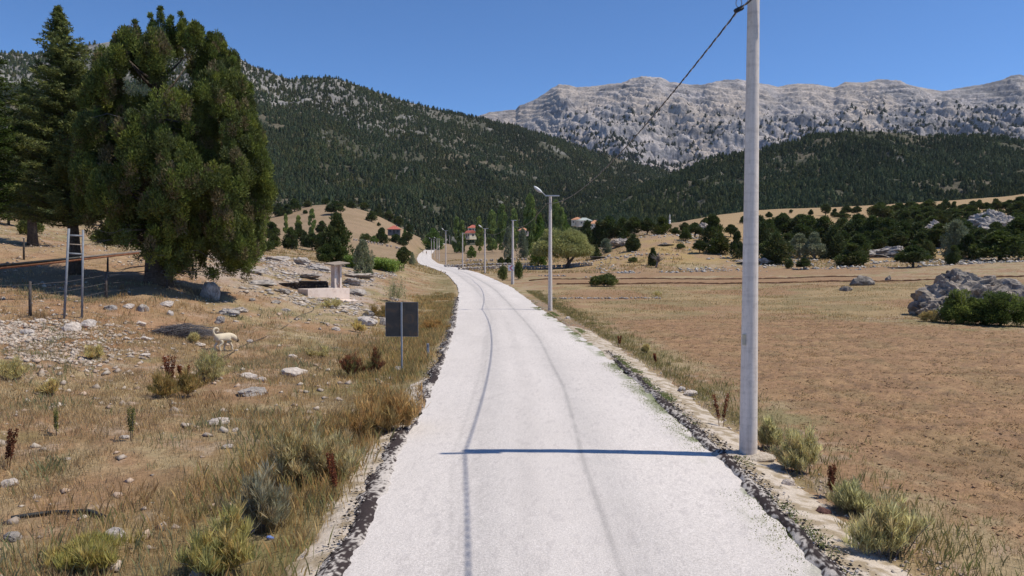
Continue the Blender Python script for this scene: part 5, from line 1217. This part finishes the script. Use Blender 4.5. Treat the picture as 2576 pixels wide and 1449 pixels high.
# maize patches, brushwood, dead tree, hoses, litter
def maize(px0, px1, pyt, Y, label, seed):
    rng = np.random.default_rng(seed); n = 620; k = Y / F; x = (px0 + (px1 - px0) * rng.random(n) - CX) * k; y = Y + rng.random(n) * 6; kp = fbm(x * .9, y * .9, 2, seed) > .36; x = x[kp]; y = y[kp]; n = len(x); z = ground_z(x, y)
    h = 1.0 + .9 * rng.random(n); per = 10; X_ = np.repeat(x, per); Y_ = np.repeat(y, per); Z_ = np.repeat(z, per) + np.repeat(h, per) * rng.random(n * per) * .75; a = rng.random(n * per) * 6.28
    l = .55; d = np.stack([np.cos(a), np.sin(a), np.full(n * per, 1.1)], 1); sd_ = np.stack([-np.sin(a), np.cos(a), np.zeros(n * per)], 1); P_ = np.stack([X_, Y_, Z_], 1)
    V = np.stack([P_, P_ + d * l * .4 + sd_ * .05, P_ + d * l * .6 + np.stack([np.cos(a), np.sin(a), -np.ones(n * per)], 1) * .12, P_ + d * l * .4 - sd_ * .05], 1).reshape(-1, 3)
    col = np.repeat(pick(rng, [(.19, .28, .07), (.25, .34, .09), (.14, .22, .06)], n * per), 4, 0)
    me = mesh_np('maize', V, np.arange(len(V)).reshape(-1, 4), M['leaf'], col); tag(link('maize', me), label, 'crop', kind='stuff')
maize(866, 905, 650, 88, 'bright green maize left of the silvery tree', 1); maize(932, 1000, 652, 92, 'bright green maize right of the silvery tree', 2)
p = hit(455, 848); o = empty('brushwood_pile', p, 0, 'low tangled pile of grey dry branches left of the dog', 'branches'); b = MB(); rg = random.Random(9)
for i in range(520):
    a = rg.gauss(0, .5); L_ = rg.uniform(.5, 1.5); x = rg.uniform(-1.05, 1.05); y = rg.uniform(-.5, .6); z = rg.random() * .42 * (1 - (x / 1.2) ** 2); dx, dy = math.cos(a) * L_ / 2, math.sin(a) * L_ / 2; dz = rg.uniform(-.08, .14)
    b.tube([(x - dx, y - dy, max(0, z - dz)), (x + rg.uniform(-.05, .05), y, z + .07), (x + dx, y + dy, max(0, z + dz))], [.011, .009, .004], 4)
b.build('branches', M['twig'], o)
p = Vector(((1652 - CX) / F * 138, 138, 0)); p.z = gz(p.x, 138); o = empty('dead_tree', p, 0, 'bare leaning dead tree in front of the narrow juniper', 'tree'); b = MB(); rg = random.Random(2); k = 138 / F
b.tube([(-2 * k, 0, -.2), (0, 0, 8 * k), (2 * k, 0, 18 * k)], [.22, .16, .12], 7)
for i in range(46):
    a = rg.uniform(-1.1, 1.4); L_ = rg.uniform(10, 30) * k; y = rg.uniform(-1, 1); b.tube([(2 * k, 0, rg.uniform(12, 18) * k), (2 * k + math.sin(a) * L_ * .5, y * .5, 18 * k + math.cos(a) * L_ * .55), (2 * k + math.sin(a) * L_ * 1.05, y, 18 * k + math.cos(a) * L_ * .85)], [.05, .03, .012], 5)
b.build('branches', M['greybark'], o)
def hose(pts, label, rad, name='hose'):
    W_ = []
    for (a, c_) in pts: q = hit(a, c_); W_.append(q + Vector((0, 0, rad + .01)))
    fine = []
    for i in range(len(W_) - 1):
        p0 = W_[max(i - 1, 0)]; p1 = W_[i]; p2 = W_[i + 1]; p3 = W_[min(i + 2, len(W_) - 1)]
        for s_ in range(8):
            t = s_ / 8; fine.append(.5 * ((2 * p1) + (-p0 + p2) * t + (2 * p0 - 5 * p1 + 4 * p2 - p3) * t * t + (-p0 + 3 * p1 - 3 * p2 + p3) * t ** 3))
    fine.append(W_[-1]); tag(MB().tube(fine, rad, 8).build(name, M['black']), label, 'hose')
hose([(778, 762), (788, 772), (786, 784), (750, 797), (720, 822), (664, 852), (611, 872), (585, 890), (560, 902)], 'thin black hose snaking down from the fountain towards the dog', .014)
hose([(28, 1310), (80, 1304), (130, 1297), (180, 1296), (225, 1299), (262, 1308)], 'dark hose piece arched over the grass, bottom left', .03)
def blob(px, py, s_, mat, label, name, cat, seed=0):
    p = hit(px, py); bm = bmesh.new(); bmesh.ops.create_icosphere(bm, subdivisions=3, radius=1); rg = random.Random(seed)
    for v in bm.verts: v.co *= rg.uniform(.75, 1.1); v.co = Vector((v.co.x * s_, v.co.y * s_ * .5, v.co.z * s_ * .5))
    me = bpy.data.meshes.new(name); bm.to_mesh(me); bm.free(); me.materials.append(mat); o = link(name, me); o.location = p + Vector((0, 0, s_ * .35)); o.rotation_euler = (0, .5, rg.random() * 3); tag(o, label, cat)
blob(628, 1345, .09, M['blue'], 'crumpled blue plastic scrap in the foreground weeds', 'plastic_scrap', 'litter', 1)
blob(680, 1358, .06, M['blue'], 'smaller blue plastic scrap right of the larger one', 'plastic_scrap', 'litter', 2)

# ================================================================== houses and minaret
def house(px_, pyb, Y, w, d, h, rh, rz, wall, roof, label, hip=True, name='house'):
    x = (px_ - CX) / F * Y; o = empty(name, (x, Y, gz(x, Y) - .3 if pyb is None else zof(pyb, Y)), rz, label, 'house')
    MB().box((0, 0, h / 2 - .5), (w, d, h + 1)).build('wall', wall, o); e = .5
    vs = [(-w / 2 - e, -d / 2 - e, h - .02), (w / 2 + e, -d / 2 - e, h - .02), (w / 2 + e, d / 2 + e, h - .02), (-w / 2 - e, d / 2 + e, h - .02)]
    q = w / 2 - d / 2 if hip else w / 2 + e
    vs += [(-q, 0, h + rh), (q, 0, h + rh)]
    rf = MB().poly(vs, [(0, 1, 5, 4), (1, 2, 5), (2, 3, 4, 5), (3, 0, 4), (0, 3, 2, 1)]).build('roof', roof, o)
    MB().box((w * .2, d * .12, h + rh), (.6, .6, 1.2)).build('chimney', M['greywall'], rf)
    for i in range(3):
        if i == 1: MB().box((0, -d / 2 - .03, 1.0), (1.0, .08, 2.0)).build('door', M['wood'], o)
        else: MB().box(((i - 1) * w * .3, -d / 2 - .03, h * .55), (1.1, .08, 1.2)).build('window', M['windowdark'], o)
    MB().box((w / 2 + .03, 0, h * .55), (.08, 1.1, 1.2)).build('window', M['windowdark'], o)
house(992, 588, 395, 6.6, 5.6, 2.3, 2.1, R(8), M['greywall'], M['roofred'], 'small house with pyramid red roof below the golden knoll')
house(1183, 598, 420, 6.0, 4.6, 2.6, 1.6, R(-55), M['cream'], M['roofred'], 'cream gabled house with red roof between the poplars', False)
house(1190, 584, 450, 6.0, 5, 2.6, 1.8, R(5), M['cream'], M['roofred'], 'red-roofed house just behind the cream gabled one')
house(1158, 590, 450, 5, 5, 2.6, 1.8, R(5), M['cream'], M['roofred'], 'red-roofed house hidden behind the leftmost poplars')
house(1452, 566, 600, 8, 7, 4.2, 2.2, R(-20), M['cream'], M['rooforange'], 'leftmost far village house with an orange roof corner')
house(1469, 568, 590, 11, 8, 4, 2.4, R(10), M['cream'], M['roofgrey'], 'far village house with a wide grey roof')
house(1496, 576, 570, 8, 7, 4, 2.8, R(0), M['cream'], M['rooforange'], 'far village house with pale orange roof above the willow')
house(1316, 590, 480, 6, 5, 2.8, 1.6, R(10), M['plaster'], M['rooforange'], 'brownish house glimpsed left of the tallest poplar')
x = (1684 - CX) / F * 560; o = empty('minaret', (x, 560, zof(574, 560)), 0, 'slender white minaret rising above the far junipers', 'tower')
MB().tube([(0, 0, -2), (0, 0, 6.2)], .62, 12).build('shaft', M['white'], o); MB().tube([(0, 0, 5.2), (0, 0, 5.5)], .95, 12).build('balcony', M['white'], o); MB().tube([(0, 0, 6.2), (0, 0, 10.8)], [.66, .03], 12).build('spire', M['white'], o)

# ================================================================== dog and people
def skin(name, nodes, edges, mat, parent=None, root=0, sub=2):
    me = bpy.data.meshes.new(name); me.from_pydata([n[:3] for n in nodes], edges, []); me.materials.append(mat); o = link(name, me, parent)
    md = o.modifiers.new('skin', 'SKIN'); md.use_smooth_shade = True
    lay = me.skin_vertices[0].data if me.skin_vertices else None
    if lay is None:
        bm = bmesh.new(); bm.from_mesh(me); bm.verts.layers.skin.verify(); bm.to_mesh(me); bm.free(); lay = me.skin_vertices[0].data
    for i, n in enumerate(nodes): r_ = n[3]; lay[i].radius = (r_, n[4] if len(n) > 4 else r_); lay[i].use_root = i == root
    s_ = o.modifiers.new('sub', 'SUBSURF'); s_.levels = sub; s_.render_levels = sub; return o
def chain(nodes, edges, start, pts):
    prev = start
    for p_ in pts: nodes.append(p_); edges.append((prev, len(nodes) - 1)); prev = len(nodes) - 1
    return prev
m, N, L, b_ = nt('dog_fur'); v = coords(N, L); sx = N.new('ShaderNodeSeparateXYZ'); L.new(v, sx.inputs[0])
n_ = noise(N, L, v, 30, 4); base = ramp(N, L, n_, [(.3, (.52, .43, .31)), (.7, (.68, .58, .44))]); rr = ramp(N, L, sx.outputs[0], [(0, (1, 1, 1)), (.84, (1, 1, 1)), (.89, (.06, .05, .05))])
L.new(mul(N, L, base, rr), b_.inputs['Base Color']); b_.inputs['Roughness'].default_value = .9; M['dog'] = m; bump(N, L, n_, b_, .4, .01)
p = hit(548, 886); 
o = empty('dog', p, R(50), 'cream shepherd dog with curled tail and dark muzzle, sniffing the ground', 'dog'); o.scale = (.82, .82, .84)
nd = [(0, 0, .60, .18), (.20, 0, .59, .175), (.40, 0, .57, .215), (.53, 0, .61, .175)]; ed = [(0, 1), (1, 2), (2, 3)]
chain(nd, ed, 3, [(.66, 0, .61, .14), (.76, 0, .55, .13), (.83, 0, .48, .13), (.91, 0, .39, .075), (.96, 0, .33, .06)])
chain(nd, ed, 0, [(-.12, 0, .70, .055), (-.19, 0, .80, .052), (-.20, 0, .91, .052), (-.13, 0, .99, .052), (-.02, 0, .99, .050), (.05, 0, .92, .046), (.03, 0, .85, .04), (-.04, 0, .84, .03)])
for s_, kx, hx in ((1, .0, .0), (-1, .10, .06)):
    chain(nd, ed, 0, [(.0 + kx * .3, s_ * .10, .50, .125), (.07 + kx, s_ * .11, .37, .085), (-.09 + kx, s_ * .11, .22, .046), (-.05 + kx, s_ * .11, .05, .038), (.01 + kx, s_ * .11, .025, .040)])
for s_, kx in ((1, -.12), (-1, .12)):
    chain(nd, ed, 2, [(.48, s_ * .10, .46, .095), (.46 + kx * .3, s_ * .11, .34, .062), (.50 + kx, s_ * .11, .18, .044), (.50 + kx * (1.3 if s_ > 0 else .8), s_ * .11, .05, .038), (.55 + kx, s_ * .11, .025, .042)])
skin('body', nd, ed, M['dog'], o)
M['ear'] = mat_noise('dark_fur', [(.3, (.05, .035, .025)), (.7, (.10, .07, .05))], 20)
for s_ in (1, -1): MB().poly([(.76, s_ * .085, .58), (.84, s_ * .09, .55), (.81, s_ * .13, .42), (.80, s_ * .10, .48)], [(0, 1, 2), (0, 2, 3), (1, 3, 2), (0, 3, 1)]).build('ear', M['ear'], o)
SKN = mat_noise('skin', [(.3, (.42, .25, .17)), (.7, (.5, .3, .2))], 8, bs=0); HAIR = mat_noise('hair', [(.3, (.02, .015, .012)), (.7, (.04, .03, .025))], 20)
def person(px_, Y, label, shirt, trous, ph, sc=1.0):
    x = (px_ - CX) / F * Y; o = empty('person', (x, Y, float(road_z(Y)) + .0), R(90 + ph * 30), label, 'person', 'walkers on the far road'); o.scale = (sc, sc, sc)
    nd = [(0, 0, .95, .13, .11), (0, 0, 1.18, .12, .10), (0, 0, 1.38, .15, .11), (0, 0, 1.48, .06), (0, 0, 1.56, .06), (.01, 0, 1.66, .095, .085), (.0, 0, 1.72, .06)]; ed = [(i, i + 1) for i in range(6)]
    for s_ in (1, -1):
        chain(nd, ed, 2, [(0, s_ * .19, 1.40, .055), (-.04 * s_, s_ * .23, 1.14, .042), (.06 * s_, s_ * .23, .90, .03), (.08 * s_, s_ * .22, .82, .035)])
        chain(nd, ed, 0, [(.02 * s_, s_ * .10, .85, .085), (.12 * s_, s_ * .10, .48, .058), (.10 * s_ - .08, s_ * .10, .10, .038), (.10 * s_ + .06, s_ * .10, .04, .035)])
    skin('body', nd, ed, SKN, o, sub=1)
    nd = [(0, 0, .93, .145, .13), (0, 0, 1.18, .135, .115), (0, 0, 1.38, .165, .125), (0, 0, 1.46, .08)]; ed = [(0, 1), (1, 2), (2, 3)]
    for s_ in (1, -1): chain(nd, ed, 2, [(0, s_ * .19, 1.40, .068), (-.04 * s_, s_ * .23, 1.14, .055)])
    skin('shirt', nd, ed, shirt, o, sub=1)
    nd = [(0, 0, .95, .15, .135), (0, 0, .88, .14, .12)]; ed = [(0, 1)]
    for s_ in (1, -1): chain(nd, ed, 1, [(.02 * s_, s_ * .10, .80, .10), (.12 * s_, s_ * .10, .48, .075), (.10 * s_ - .08, s_ * .10, .12, .06)])
    skin('trousers', nd, ed, trous, o, sub=1)
    bm = bmesh.new(); bmesh.ops.create_uvsphere(bm, u_segments=12, v_segments=8, radius=.105); bm.transform(Matrix.Translation((-.015, 0, 1.70)) @ Matrix.Diagonal((1, .9, .85, 1))); hm = bpy.data.meshes.new('hair'); bm.to_mesh(hm); bm.free(); link('hair', hm, o, HAIR)
DK = mat_noise('dark_cloth', [(.3, (.02, .02, .03)), (.7, (.05, .05, .06))], 9, bs=0); BR = mat_noise('brown_cloth', [(.3, (.12, .05, .03)), (.7, (.2, .09, .06))], 9, bs=0)
person(1064, 395, 'person in reddish-brown top walking on the left of the far road', BR, DK, 0); person(1073, 375, 'person in dark clothes walking mid-road at the bend', DK, DK, 1)

# ================================================================== haze
m = bpy.data.materials.new('haze'); m.use_nodes = True; N = m.node_tree.nodes; N.remove(N['Principled BSDF'])
pv = N.new('ShaderNodeVolumePrincipled'); pv.inputs['Color'].default_value = (.80, .88, 1, 1); pv.inputs['Density'].default_value = HAZE; pv.inputs['Anisotropy'].default_value = .2
m.node_tree.links.new(pv.outputs[0], N['Material Output'].inputs['Volume'])
zlo = 1e9; zhi = -1e9
for nm_ in ('ground', 'mountain', 'mountain.001', 'hill'):
    z_ = np.array(bpy.data.objects[nm_].bound_box)[:, 2]; zlo = min(zlo, z_.min()); zhi = max(zhi, z_.max())
x0, x1, y0, y1, z0, z1 = -3600, 7200, -60, 5200, zlo - 1, zhi + 25
o = MB().box(((x0 + x1) / 2, (y0 + y1) / 2, (z0 + z1) / 2), (x1 - x0, y1 - y0, z1 - z0)).build('haze', m); tag(o, kind='stuff')
